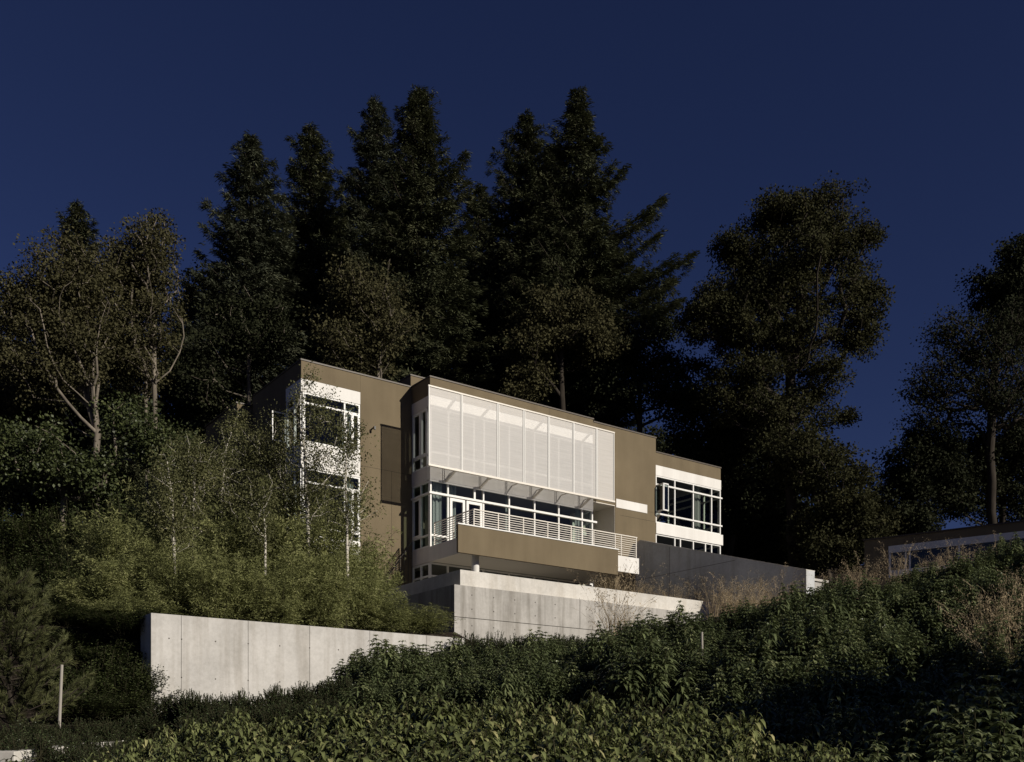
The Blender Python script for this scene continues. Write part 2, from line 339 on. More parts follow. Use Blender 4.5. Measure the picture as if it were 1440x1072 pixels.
def conifer(label, px, top_y, base_y, Y, hw, m_leaf, seed, bare=.0, limbs=(), dens=1.0, group='tall dark firs behind the house', ragged=.45, slope0=.5, name='fir_tree', lean=0):
    g = np.random.default_rng(seed); k = Y / F
    top = at(px, top_y, Y); base = at(px + lean, base_y, Y); H = top[2] - base[2]; Rm = hw * k
    t = thing(name, label, 'tree', tuple(base), group=group)
    A = []; B = []; ra = []; rb = []
    n = 26; zz = np.linspace(0, 1, n + 1); tr = np.array([base + (top - base) * s + g.normal(size=3) * .05 for s in zz]); tr[:, 1] = Y
    r0 = .011 * H + .12; rr = r0 * (1 - zz) ** .8 + .03
    A += list(tr[:-1]); B += list(tr[1:]); ra += list(rr[:-1]); rb += list(rr[1:])
    P = []; D = []; T = []; SZ = []
    spec = []; z = H * (1 - bare) ; dd_ = .25
    side_bias = g.uniform(.85, 1.15, 8)
    while dd_ < H * (1 - bare):                               # whorls, from the tip down
        s_ = 1 - dd_ / H; env = Rm * (1 - math.exp(-dd_ * slope0 / Rm)) * (1 - .25 * math.exp(-((s_ - bare) / .07) ** 2)); wl = g.uniform(.8, 1.15)
        nbr = 4 + int(g.random() * 3) + (2 if env > 2.2 else 0); a0 = g.random() * 6
        for q in range(int(nbr * dens)):
            az = a0 + q * 6.283 / nbr + g.normal() * .25
            L = env * wl * (1 - ragged * .6 + ragged * 1.1 * g.random() ** 1.5) * side_bias[int(az / .785) % 8] + .12
            spec.append((min(.998, s_ + g.normal() * .004), az, L, (.55 if dd_ < 3 else .25 if dd_ < 9 else .02) - .30 * min(1, dd_ / (H * .8)) + g.normal() * .08, 1.0))
        dd_ += g.uniform(.42, .72) * (.7 if dd_ < 4 else 1)
    for (tx, ty, sy) in limbs:                                # big side limbs that break the outline
        ht = (base_y - sy) / (base_y - top_y); e = at(tx, ty, Y); o = base + (top - base) * ht
        Lh = abs(e[0] - o[0]); spec.append((ht, 0 if e[0] > o[0] else math.pi, Lh, (e[2] - o[2]) / Lh - .16, 2.2))
    for (s, az, L, slope, wgt) in spec:
        o = base + (top - base) * s; d = np.array([math.cos(az), math.sin(az), 0]); side = np.array([-d[1], d[0], 0])
        m = max(2, int(L / .8)); pts = []
        for j in range(m + 1):
            u = j / m; pts.append(o + d * L * u + np.array([0, 0, L * (slope * u + .16 * u * u - (.10 * math.sin(3.14 * u)))]))
        r1 = min(.02 + .012 * L, .12)
        for j in range(m):
            A.append(pts[j]); B.append(pts[j + 1]); ra.append(r1 * (1 - j / m) + .008); rb.append(r1 * (1 - (j + 1) / m) + .008)
        ns = int(max(5, L * 13 * (2.0 if wgt > 1 else 1)))
        u = g.random(ns) ** .8; u = .06 + .94 * u
        f = u * m; j = np.minimum(f.astype(int), m - 1); pp = np.array(pts); q = pp[j] + (pp[j + 1] - pp[j]) * (f - j)[:, None]
        spread = (.05 + .26 * L * np.sin(np.pi * np.minimum(1, (1 - u) * .9 + .03)) ** .8 * .62 * min(wgt, 1.4))
        lat = g.normal(size=ns) * spread
        q = q + side[None] * lat[:, None] + np.array([0, 0, 1.]) * (g.normal(size=ns) * .05 * (wgt if wgt > 1 else 1) - .22 * np.abs(lat))[:, None] + d[None] * (np.abs(lat) * .3)[:, None]
        nc = 16
        qq = np.repeat(q, nc, 0) + g.normal(size=(ns * nc, 3)) * np.array([.11, .11, .06])
        dd = d[None] * .8 + side[None] * np.sign(np.repeat(lat, nc))[:, None] * .6 + g.normal(size=(ns * nc, 3)) * .35 + np.array([0, 0, -.28])
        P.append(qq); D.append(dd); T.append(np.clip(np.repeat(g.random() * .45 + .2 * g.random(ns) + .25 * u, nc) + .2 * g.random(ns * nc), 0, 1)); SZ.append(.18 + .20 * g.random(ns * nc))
    P = np.concatenate(P); D = np.concatenate(D); T = np.concatenate(T); SZ = np.concatenate(SZ)
    link('trunk', frusta(np.array(A) - base, np.array(B) - base, np.array(ra), np.array(rb)), M['bark'], t)
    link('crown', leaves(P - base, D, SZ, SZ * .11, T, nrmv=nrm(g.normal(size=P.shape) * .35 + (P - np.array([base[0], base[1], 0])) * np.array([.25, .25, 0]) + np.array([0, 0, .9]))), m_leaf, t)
    return t
#PART2

# ------------------------------------------------------------------ terrain
def wstep(x, y):
    a = (x - P0[0]) * U[0] + (y - P0[1]) * U[1]; b = (x - P0[0]) * V[0] + (y - P0[1]) * V[1]
    wd = .5 + np.maximum(0, -14.3 - a) * 1.6 + np.maximum(0, a + 5.6) * 1.2
    t = np.clip((b + 10.2) / wd, 0, 1); return 2.0 * t * t * (3 - 2 * t) * np.clip((3 - a) / 6, 0, 1)
CTRL = [(0, 0, -1.6), (-6, 0, -1.8), (6, 0, -1.4), (0, -30, -5), (-6, 9, -1.05), (0, 9, -.75), (5, 9, -.9), (12, 9, 1.2), (-7, 14, -.45), (-11, 18, .4), (-9, 24.6, .75), (-4, 27.6, 1.3), (-1.4, 29, 1.7),
        (-3, 22, 1.2), (0, 20, 1.0), (0, 14, -.1), (5, 14, .1), (5, 20, 1.6), (10, 16, 1.6), (12, 24, 4.1), (9, 26, 3.5), (4, 24, 2.3), (-.3, 24, 1.7), (16, 30, 5.3), (2.8, 39, 4.2), (-.3, 36.6, 3.6), (9.4, 43.4, 5.6), (12, 41, 6.0), (15, 38.5, 6.9), (20, 36, 6.9), (6, 33, 4.2),
        (-9, 27.5, 3.3), (-2, 32, 3.6), (-10, 33, 4.2), (-5, 38, 4.8), (-3, 45, 5.2), (5, 50, 5.2), (14, 55, 6.2), (-20, 25, 2.6), (-22, 35, 5.5), (-20, 48, 9.5), (-12, 52, 8.0),
        (0, 62, 9), (15, 65, 10), (30, 60, 11), (-25, 70, 15), (0, 90, 17), (30, 90, 17), (-40, 120, 22), (40, 120, 22), (0, 150, 25), (25, 45, 8), (35, 40, 8), (25, 20, 5)]
cp = np.array(CTRL, float); cz = cp[:, 2] - wstep(cp[:, 0], cp[:, 1])
def tk(d2): return d2 * np.log(d2 + 1e-9) * .5
_d = ((cp[:, None, :2] - cp[None, :, :2]) ** 2).sum(-1); n_ = len(cp)
_A = np.zeros((n_ + 3, n_ + 3)); _A[:n_, :n_] = tk(_d) + np.eye(n_) * 2.0; _A[:n_, n_] = 1; _A[:n_, n_ + 1:] = cp[:, :2]; _A[n_:, :n_] = _A[:n_, n_:].T
_w = np.linalg.solve(_A, np.concatenate([cz, np.zeros(3)]))
def ground(x, y):
    x = np.asarray(x, float); y = np.asarray(y, float); xs = np.clip(x, -60, 60); ys = np.clip(y, -25, 150)
    d2 = (xs[..., None] - cp[:, 0]) ** 2 + (ys[..., None] - cp[:, 1]) ** 2
    return tk(d2) @ _w[:n_] + _w[n_] + _w[n_ + 1] * xs + _w[n_ + 2] * ys + wstep(x, y)
gx = np.concatenate([np.linspace(-900, -70, 8), np.arange(-60, -26, 3), np.arange(-26, 30, .5), np.arange(30, 62, 3), np.linspace(70, 900, 8)])
gy = np.concatenate([[-300, -100, -50], np.arange(-25, 3, 2), np.arange(3, 58, .5), np.arange(58, 150, 5), np.linspace(160, 1500, 8)])
X, Y_ = np.meshgrid(gx, gy); Z = ground(X, Y_) + rng.normal(size=X.shape) * .02 * (np.abs(X) < 40)
nx, ny = len(gx), len(gy); ii = np.arange((nx) * (ny)).reshape(ny, nx)
q = np.stack([ii[:-1, :-1], ii[:-1, 1:], ii[1:, 1:], ii[1:, :-1]], -1).reshape(-1, 4)
gm = fast_mesh('ground', np.stack([X, Y_, Z], -1).reshape(-1, 3), [q]); gm.polygons.foreach_set('use_smooth', np.ones(len(q), bool))
go = link('ground', gm, M['soil']); go['kind'] = 'structure'

# ------------------------------------------------------------------ the house (local axes: x along the front, y into the hill, z up)
house = thing('modern_house', 'olive stucco flat roofed house with white window bands and a pale mesh screen', 'house', (P0[0], P0[1], 0), HANG)
def part(name, mb, m, bevel=0, parent=None, label=None):
    o = mb.build(name, M[m] if isinstance(m, str) else m, parent or house, bevel)
    if label: o['label'] = label
    return o
AL, AR, AF, ABK = -4.66, .63, 2.45, 7.75
BR, BF = 14.21, .90
CR, CF = 19.14, .98
T = .3
w_ = MB()
# left block, front
w_.box(-1.93, AR + .1, AF, AF + T, 2.5, 16.3); w_.box(AL, -1.93, AF, AF + T, 15.55, 16.3)
# left block, side
w_.box(AL, AL + T, 4.0, ABK, 2.5, 16.3); w_.box(AL, AL + T, AF + T, 4.0, 15.55, 16.3)
part('wall', w_, 'brown', .01, label='stucco wall of the left block with corner windows')
w_ = MB()
w_.box(AR, 9.94, BF, BF + T, 15.55, 16.31); w_.box(AR, AR + T, BF + T, AF, 15.55, 16.31)
w_.box(9.94, BR, BF + .03, BF + T, 12.35, 16.2); w_.box(11.4, BR, BF + .03, BF + T, 4, 12.35); w_.box(11.4, 11.7, BF + T, 2.6, 5, 12.35)
w_.box(BR - T, BR, BF + T, 6, 12, 16.2)
part('wall', w_, 'brown', .01, label='stucco wall of the middle block behind the screen')
w_ = MB(); w_.box(BR + .02, CR, CF, CF + T, 14.85, 15.5); w_.box(CR - T, CR, CF + T, 6, 14.85, 15.5)
part('wall', w_, 'brown', .01, label='stucco wall over the windows of the lower right wing')
w_ = MB(); w_.box(-5.35, -4.0, 7.9, 12, 4, 15.9); w_.box(-5.35 - 0, -5.05, 7.85, 7.9, 4, 15.9)
part('wall', w_, 'brown', .01, label='stucco wall of the low block behind the left corner')
w_ = MB(); w_.box(1.13, 8, 3.4, 7, 16.1, 17.25); part('roof_upstand', w_, 'brown', .01)
# control joints in the stucco
for bx in ([(-1.93, AR, AF - .002, AF, z - .006, z + .006) for z in (12.4, 8.7)] + [(11.7, BR, BF + .028, BF + .03, z - .006, z + .006) for z in (11.9, 8.9)]
           + [(-.4, -.388, AF - .0025, AF, 8.706, 12.394), (7.2, 7.21, BF - .002, BF, 15.56, 16.3)]):
    w_ = MB(); w_.box(*bx); part('control_joint', w_, 'trim')
# roofs and copings
w_ = MB(); w_.box(AL + .3, AR + .3, AF + .3, ABK, 15.9, 16.05); w_.box(AR + .35, BR - .3, BF + .32, 8, 15.8, 16.0); w_.box(BR, CR - .3, CF + .3, 8, 15.0, 15.2); part('roof', w_, 'trim')
w_ = MB()
w_.box(AL - .03, AR, AF - .03, AF + T + .03, 16.3, 16.36); w_.box(AL - .03, AL + T + .03, AF + T + .03, ABK, 16.3, 16.36)
w_.box(AR - .03, 9.97, BF - .03, BF + T + .03, 16.31, 16.37); w_.box(AR - .03, AR + T + .03, BF + T + .03, 3.2, 16.31, 16.37)
w_.box(9.97, BR + .03, BF, BF + T + .03, 16.2, 16.26); w_.box(BR + .03, CR + .03, CF - .03, CF + T, 15.5, 15.56); w_.box(-5.4, -3.9, 7.82, 12, 15.9, 15.96)
w_.box(1.1, 8.03, 3.37, 7, 17.25, 17.31)
part('coping', w_, 'coping')
# white panels, each band its own part
for z0, z1 in ((15.02, 15.546), (11.88, 12.95), (8.3, 9.05), (3, 4.9)):
    w_ = MB(); x0, x1, y0, y1 = AL - .004, -1.93, AF - .004, 4.0
    w_.prism([(x0, y0), (x1, y0), (x1, AF + .25), (AL + .22, AF + .25), (AL + .22, y1), (x0, y1)], 2, z0, z1)
    part('white_panel', w_, 'white')
w_ = MB(); w_.box(AR + .004, 9.94, BF + .02, BF + .25, 15.06, 15.545); part('white_panel', w_, 'white', label='white band behind the top of the mesh screen')
w_ = MB(); w_.box(AR, 9.94, BF - .0, BF + .25, 11.90, 12.47); part('white_panel', w_, 'white', label='white band showing under the mesh screen')
for z0, z1 in ((11.86, 12.47), (15.06, 15.545), (8.32, 8.98)):
    w_ = MB(); w_.box(AR - .004, AR + .2, BF + (.25 if z0 > 9 else .004), AF, z0, z1); part('side_panel', w_, 'fascia')
w_ = MB(); w_.box(11.46, 13.58, BF + .008, BF + .029, 12.25, 12.68); part('white_stripe', w_, 'white')
w_ = MB(); w_.box(BR + .02, CR + .01, CF - .02, CF + .25, 14.33, 14.845); part('white_panel', w_, 'white', label='upper white panel of the right wing')
w_ = MB(); w_.box(BR + .02, CR + .12, CF - .06, CF + .25, 11.32, 11.88); part('white_panel', w_, 'white', label='lower white panel of the right wing')
# interior: floors, ceilings, back walls
w_ = MB()
for z0, z1 in ((12.1, 12.8), (8.45, 8.95), (15.3, 15.5), (5.0, 5.4)):
    w_.box(AL + .25, AR + .9, AF + .26, ABK - .2, z0, z1)
for z0, z1 in ((12.0, 12.44), (8.4, 8.9), (15.2, 15.5), (5.0, 5.45)):
    w_.box(AR + .25, 9.9, BF + .28, 7, z0, z1)
for z0, z1 in ((14.5, 14.8), (11.4, 11.8), (8.2, 8.6)):
    w_.box(BR + .1, CR - .22, CF + .28, 7, z0, z1)
part('floor_slab', w_, 'ceiling')
w_ = MB(); w_.box(AL + .4, AR, 6.3, 6.5, 5, 15.3); w_.box(AR + .3, 9.9, 5.4, 5.6, 5, 15.3); w_.box(BR + .1, CR - .6, 5.0, 5.2, 5, 14.6); w_.box(9.6, 9.9, BF + 1.8, 5.4, 5, 15.2); w_.box(AR + 1.0, AR + 1.2, 3.2, 5.4, 5, 15.2); w_.box(BR + .1, BR + .3, CF + .3, 5, 5, 14.6); w_.box(4.6, 4.8, 3, 5.4, 5, 15.2)
part('inner_wall', w_, 'interior')
def curtain(a0, a1, b, z0, z1, side=False):
    n = max(8, int((a1 - a0) / .035)); mb = MB(); pts = []
    for i in range(n + 1):
        a = a0 + (a1 - a0) * i / n; o = .045 * math.sin(i * 1.1) + .015 * math.sin(i * 2.7)
        pts.append((a, b + o))
    for i in range(n):
        k = len(mb.v); (x0, y0), (x1, y1) = pts[i], pts[i + 1]
        if side: x0, y0, x1, y1 = y0, x0, y1, x1
        mb.v += [(x0, y0, z0), (x1, y1, z0), (x1, y1, z1), (x0, y0, z1)]; mb.f.append((k, k + 1, k + 2, k + 3)); mb.mi.append(0)
    return part('curtain', mb, 'curtain')
curtain(.82, 1.5, BF + .35, 8.95, 11.95); curtain(1.8, 2.25, BF + .4, 8.95, 11.95); curtain(-2.6, -2.0, AF + .35, 12.9, 15.0); curtain(-2.45, -2.1, AF + .35, 8.95, 11.9)
curtain(17.4, 17.95, CF + .4, 11.8, 14.4); curtain(4.95, 5.2, BF + .4, 8.95, 11.95); curtain(9.2, 9.7, BF + .5, 8.95, 11.95); curtain(1.45, 1.9, AR + .35, 8.95, 11.95, side=True)
def window(x0, x1, p, z0, z1, vs, hs_, side=False, m='glass', fw=.07, dep=.10, cas=()):
    """framed window in the plane y = p (or x = p when side); vs / hs_: mullion and transom positions; cas: heavier opening leaves"""
    f = MB(); g = MB()
    def bx(mb, a, b, c, d, o0, o1):
        if side: mb.box(p + o0, p + o1, a, b, c, d)
        else: mb.box(a, b, p + o0, p + o1, c, d)
    cols = sorted([x0 + fw / 2] + list(vs) + [x1 - fw / 2])
    bx(f, x0, x1, z1 - fw, z1, 0, dep); bx(f, x0, x1, z0, z0 + fw, 0, dep)
    for c in cols: bx(f, c - fw / 2, c + fw / 2, z0 + fw, z1 - fw, -.003, dep)
    for h in hs_: bx(f, x0 + fw, x1 - fw, h - fw / 2, h + fw / 2, -.012, dep - .01)
    for (a, b, c, d, k) in cas:
        bx(f, a, b, d - k, d, -.02, .05); bx(f, a, b, c, c + k, -.02, .05); bx(f, a, a + k, c + k, d - k, -.02, .05); bx(f, b - k, b, c + k, d - k, -.02, .05)
    o = part('window', f, 'frame')
    k = [(x0 + .02, z0 + .02), (x1 - .02, z0 + .02), (x1 - .02, z1 - .02), (x0 + .02, z1 - .02)]
    g.v = [(p + dep * .5, x, z) if side else (x, p + dep * .5, z) for x, z in k]; g.f = [(0, 1, 2, 3)]; g.mi = [0]
    g.build('pane', M[m], o); return o
# left block
for z0, z1, tr in ((12.95, 15.02, [14.58]), (9.05, 11.88, [11.30, 9.44]), (4.9, 8.3, [7.6])):
    c = [(-2.62, -2.30, tr[0] * 0 + (z0 if len(tr) == 1 else 9.48), tr[0] - .03, .06), (-2.30, -1.99, (z0 if len(tr) == 1 else 9.48), tr[0] - .03, .06)]
    window(AL + .08, -1.93, AF + .02, z0, z1, [-4.5, -2.66], tr, cas=c)
    window(AF + .10, 4.0, AL + .02, z0, z1, [3.23], tr, side=True)
# open casement on the side of the left block
cw = MB(); 
for (c, d, e, f_) in ((0, .62, 0, .05), (0, .62, 1.2, 1.25), (0, .05, .05, 1.2), (.57, .62, .05, 1.2)): cw.box(AL - c * 1 - .02 - (d - c), AL - .02 - c, 3.95, 3.99, 13.25 + e, 13.25 + f_)
oc = part('open_window', cw, 'frame'); g = MB(); g.box(AL - .6, AL - .05, 3.965, 3.975, 13.28, 14.47); g.build('pane', M['glass'], oc)
# middle block, side strips
window(BF + .27, AF, AR + .02, 12.47, 15.06, [1.72], [13.02], side=True, cas=[(1.76, 2.38, 13.06, 15.0, .07), (1.22, 1.68, 13.06, 15.0, .05)])
window(BF + .10, AF, AR + .02, 8.98, 11.86, [1.72], [11.31, 9.5], side=True, m='glass_g', cas=[(1.76, 2.40, 9.54, 11.27, .09)])
window(BF + .10, AF, AR + .02, 5.2, 8.30, [1.72], [7.72], side=True)
# middle block, front
window(AR + .02, 9.94, BF + .03, 12.47, 15.06, [1.6, 2.95, 3.5, 4.9, 6.36, 7.81, 9.26], [13.1])
window(AR + .02, 9.94, BF + .02, 8.95, 11.90, [1.57, 3.46, 4.89, 6.36, 7.81, 9.26], [11.31], cas=[(1.66, 2.45, 8.98, 11.24, .12), (2.53, 3.38, 8.98, 11.24, .12)])
w_ = MB(); w_.box(2.93, 3.02, BF + .01, BF + .1, 11.34, 11.84); w_.box(.70, 1.52, BF + .01, BF + .1, 9.45, 9.53); w_.box(AR - .0, 10.15, BF - .05, BF + .005, 11.27, 11.36); w_.box(AR - .05, AR, BF - .05, AF, 11.27, 11.345); part('transom', w_, 'frame')
window(AR + .02, 9.94, BF + .02, 5.4, 8.30, [1.57, 3.46, 4.89, 6.36, 7.81, 9.26], [7.72])
# right end glass return of the middle block and recessed entrance
window(BF + .15, 2.5, 9.90, 8.95, 11.9, [], [11.31], side=True, m='glass_g')
w_ = MB(); w_.box(9.94, 11.4, 2.5, 2.7, 8.4, 12.35); part('inner_wall', w_, 'soffit')
dd = MB(); dd.box(10.35, 11.2, 2.44, 2.5, 8.95, 11.2); do = part('door', dd, 'frame'); g = MB(); g.box(10.47, 11.08, 2.425, 2.437, 9.2, 11.05); g.build('pane', M['steel'], do)
w_ = MB(); w_.box(9.96, 11.39, BF + .03, 2.5, 12.30, 12.345); w_.box(11.385, 11.399, BF + .05, 2.5, 8.95, 12.3); part('soffit', w_, 'soffit')
# right wing
window(BR + .03, CR, CF, 11.88, 14.33, [15.64, 17.02, 18.43], [13.87, 12.36], m='glass_d')
window(BR + .03, CR, CF, 8.2, 11.32, [15.64, 16.05, 17.02, 17.95, 18.43], [], m='glass_d')
window(CF + .1, 5, CR - .06, 8.2, 11.32, [2.2], [], side=True, m='glass_g'); window(CF + .1, 5, CR - .06, 11.88, 14.33, [2.2], [13.87, 12.36], side=True, m='glass_g')
w_ = MB(); w_.box(BR + .3, CR + .08, CF - .05, CF - .013, 13.83, 13.91); w_.box(BR + .3, CR + .08, CF - .05, CF - .013, 12.32, 12.40); part('transom', w_, 'frame')
cw = MB(); A0 = BR + .12
for (x0, x1, z0, z1) in ((0, .6, 0, .06), (0, .6, 1.34, 1.40), (0, .06, .06, 1.34), (.54, .6, .06, 1.34)):
    cw.box(A0 + x0 * .55, A0 + x1 * .55, CF - .52 + x0 * 0, CF - .48, 12.43 + z0, 12.43 + z1)
cw.box(A0 - .05, A0, CF - .5, CF, 12.43, 12.49); cw.box(A0 - .05, A0, CF - .5, CF, 13.77, 13.83); cw.box(A0 - .05, A0, CF - .5, CF - .44, 12.49, 13.77)
oc = part('open_window', cw, 'frame'); g = MB(); g.box(A0 + .03, A0 + .3, CF - .505, CF - .495, 12.5, 13.75); g.box(A0 - .03, A0 - .02, CF - .44, CF, 12.49, 13.77); g.build('pane', M['glass'], oc)
# mesh screen
SB = [0, 1.66, 3.59, 5.03, 6.45, 7.93, 9.37, 10.49]
scr = MB(); scr.box(-.02, 10.51, -.04, .04, 15.50, 15.56); scr.box(-.02, 10.51, -.06, .06, 12.15, 12.23)
scr = part('screen_frame', scr, 'rail')
for i, s in enumerate(SB):
    for o in ((-.035, .035) if 0 < i < 7 else ((.02,) if i == 0 else (-.02,))):
        fr = MB(); fr.box(s + o - .018, s + o + .018, -.03, .03, 12.23, 15.50); fr.build('mullion', M['frame'], scr)
for s0, s1 in zip(SB[:-1], SB[1:]):
    g = MB(); g.box(s0 + .055, s1 - .055, -.006, .006, 12.23, 15.50); g.build('screen_panel', M['screen'], scr)
for a in (1.45, 3.25, 6.25, 9.15):                             # curved brackets above and below
    for zc, sg in ((12.27, 1), (15.36, -1)):
        w_ = MB(); n = 7
        arc = [(BF + .0 - (BF - .05) * math.sin(t), zc - .34 * (1 - math.sin(t)) ** 1.0 + .0 * t) for t in np.linspace(0, math.pi / 2, n)]
        lo = [(b, z - .05) for b, z in arc]; hi = [(b, z + .04) for b, z in arc]
        for q in range(n - 1): w_.prism([lo[q], hi[q], hi[q + 1], lo[q + 1]], 0, a - .04, a + .04)
        part('bracket', w_, 'rail')
for z in (12.30,):
    for a in SB[1:-1]:
        w_ = MB(); w_.box(a - .02, a + .02, .045, BF, z - .02, z + .02); part('strut', w_, 'rail')
# balcony
w_ = MB(); w_.box(.66, 9.8, -2.38, BF, 8.32, 8.36); w_.box(.70, 9.8, -2.38, BF, 8.36, 8.95); sb = part('balcony_slab', w_, 'soffit')
w_ = MB(); w_.box(.63, .69, -2.38, BF, 8.31, 8.97); part('balcony_fascia', w_, 'fascia')
w_ = MB(); w_.box(-.15, 8.47, -2.52, -2.40, 8.07, 9.2); bp = part('balcony_parapet', w_, 'brown', .008)
w_ = MB(); w_.box(-.17, 8.49, -2.55, -2.37, 9.2, 9.25); w_.build('coping', M['frame'], bp)
w_ = MB(); w_.box(8.47, 9.82, -2.45, -2.38, 8.26, 8.98); part('balcony_end_panel', w_, 'white')
w_ = MB(); rb = .014
posts = [.68, 1.9, 3.2, 4.5, 5.8, 7.1, 8.38, 8.75, 9.68]
for a in posts: w_.box(a - .02, a + .02, -2.47 if 0 else -2.43, -2.41 + .03, 9.0 if a > 8.4 else 9.25, 9.93)
w_.box(.66, 9.72, -2.445, -2.385, 9.91, 9.95)
for k in range(9 ): 
    z = 9.83 - k * .095
    if z > 9.27: w_.box(.68, 9.70, -2.43, -2.405, z - .012, z + .012)
    elif z > 9.0: w_.box(8.5, 9.70, -2.43, -2.405, z - .012, z + .012)
for k in range(9): z = 9.83 - k * .095; w_.box(.665, .69, -2.38, .62, z - .012, z + .012)
w_.box(.65, .70, -2.385, .64, 9.91, 9.95)
for b in (-.9, .62): w_.box(.655, .70, b - .02, b + .02, 8.97, 9.91)
part('railing', w_, 'rail')
w_ = MB(); w_.tube([(1.17, -1.8, 4), (1.17, -1.8, 8.32)], .16, 20); part('column', w_, 'white')
w_ = MB()                                                      # dark handrail rising against the left block
w_.tube([(-1.1, 2.2, 7.2), (-.15, 2.2, 8.5), (.5, 2.2, 9.35)], .03, 6)
for t in np.linspace(0, 1, 9): a = -1.1 + 1.6 * t; w_.tube([(a, 2.2, 6.0), (a, 2.2, 7.2 + 2.15 * t)], .015, 5)
part('stair_railing', w_, 'steel')
w_ = MB(); w_.tube([(-1.35 + 0 * .1, AF - .03, 14.1), (-1.35, AF - .22, 14.1)], .035, 6); w_.box(-1.39, -1.31, AF - .26, AF - .18, 14.0, 14.14); part('wall_lamp', w_, 'steel')

# ------------------------------------------------------------------ retaining walls
def walls(name, label, cat, loc=(P0[0], P0[1], 0)): return thing(name, label, cat, loc, HANG)
def holes(mb, pts, p, side=False, r=.028):
    for (a, z) in pts:
        c = [(a + r * math.cos(t), z + r * math.sin(t)) for t in np.arange(8) * math.pi / 4]
        mb.prism(c, 1, p - .003, p + .01, 1)
w1 = MB(); L0, L1, B1 = -14.5, -5.04, -10.41
w1.box(L0, L1, B1, B1 + .92, -.6, 3.54)
sx = [(x - CX) / F for x in (255, 349, 435.5, 520, 600)]
for x in sx:                                                   # form joints
    a = None
    P = P0 + B1 * V; a = (P[1] * x - P[0]) / (U[0] - U[1] * x)
    w1.box(a - .006, a + .006, B1 - .003, B1 + .01, 0, 3.535, 1)
hl = []
for xx in (237.7, 255.3, 303, 349, 393.4, 435.4, 476, 520, 562, 604, 640):
    x = (xx - CX) / F; P = P0 + B1 * V; a = (P[1] * x - P[0]) / (U[0] - U[1] * x); hl += [(a, 2.93), (a, 1.95), (a, 1.0)]
holes(w1, hl, B1, r=.02)
ww = w1.build('front_retaining_wall', [M['conc_w'], M['joint']], None); ww.location = (P0[0], P0[1], 0); ww.rotation_euler = (0, 0, HANG)
ww['label'] = 'free standing pale concrete wall with tie holes at the left, nearest the camera'; ww['category'] = 'concrete wall'
kt = walls('terrace_wall', 'two tier concrete terrace wall with white upper band below the balcony', 'concrete wall')
KE = 12.45
w_ = MB(); w_.box(-1.5, KE, -4.73, -4.45, 6.28, 6.9); w_.box(-1.5, -1.22, -4.45, 2.4, 6.28, 6.9); part('upper_band', w_, 'conc_l', .008, kt)
w_ = MB()
w_.box(-1.88, 4.178, -4.92, -4.62, 5.095, 6.28); w_.box(4.2, KE, -4.92, -4.62, 5.095, 6.28); w_.box(-1.88, KE, -4.92, -4.62, 1.5, 5.07)
w_.box(-1.88, -1.58, -4.62, 2.4, 5.095, 6.28); w_.box(-1.88, -1.58, -4.62, 2.4, 1.5, 5.07)
w_.box(-1.85, KE, -4.89, -4.64, 5.07, 5.095, 1); w_.box(-1.85, -1.61, -4.64, 2.4, 5.07, 5.095, 1); w_.box(4.178, 4.2, -4.89, -4.64, 5.095, 6.27, 1)
for a in (-.6, 0.3, 1.2, 2.1, 3.0, 5.1, 6.0, 7.0, 8.0, 9.0, 10.0): w_.box(a - .004, a + .004, -4.923, -4.91, 1.6, 5.06, 1) if a in (3.0, 7.0, 10.0) else None
holes(w_, [(a, z) for a in (-1.1, -.1, .9, 1.9, 2.9, 5.0, 6.0, 7.0, 8.0, 9.0, 10.0) for z in (5.95, 5.42, 4.8, 4.1)], -4.92)
o = w_.build('lower_tier', [M['conc'], M['joint']], kt)
w_ = MB(); w_.box(-1.22, 7.6, -4.45, 2.4, 5.3, 5.45); part('terrace_floor', w_, 'conc_l', 0, kt)
w_ = MB(); w_.box(7.6, KE, -4.45, .5, 5.3, 6.55); part('planting_soil', w_, 'soil', 0, kt)
et = walls('stair_wall', 'dark shaded concrete stair wall descending to the right behind the dry grasses', 'concrete wall')
E0, E1 = .9, -9.5; EA = 12.75
def ez(b): return 10.78 + (b - .9) * (10.78 - 7.72) / 10.4
prof = [(E0, 2.0), (E0, ez(E0) - .35)]
for t in np.linspace(0, math.pi / 2, 6): prof.append((E0 - .35 * (1 - math.cos(t)), ez(E0) - .35 + .30 * math.sin(t)))
prof += [(E1, ez(E1)), (E1, 2.0)]
w_ = MB(); w_.prism(prof, 0, EA, EA + .56)
w_.box(EA - .004, EA, -1.5, -1.48, 3, ez(-1.5) - .05, 1); w_.prism([(E0, 8.72), (E0, 8.745), (E1, 8.745 if 0 else 8.745), (E1, 8.72)], 0, EA - .003, EA, 1) if 0 else None
w_.box(EA - .004, EA, -5.6, .8, 8.73, 8.75, 1)
o = w_.build('wall_body', [M['conc_e'], M['joint']], et)
w_ = MB(); w_.prism([(E0 - .3, ez(E0 - .3)), (E0 - .3, ez(E0 - .3) + .035), (E1, ez(E1) + .035), (E1, ez(E1))], 0, EA - .02, EA + .58); part('coping', w_, 'conc_l', 0, et)
w_ = MB(); w_.box(EA + .56, EA + 1.9, E1 + .5, E1 + .8, 5, 7.45); part('wing_wall', w_, 'conc', 0, et)
w_ = MB(); w_.box(EA + .56, EA + 2.1, E1 + .42, E1 + .84, 7.45, 7.55); part('wing_coping', w_, 'conc_l', 0, et)

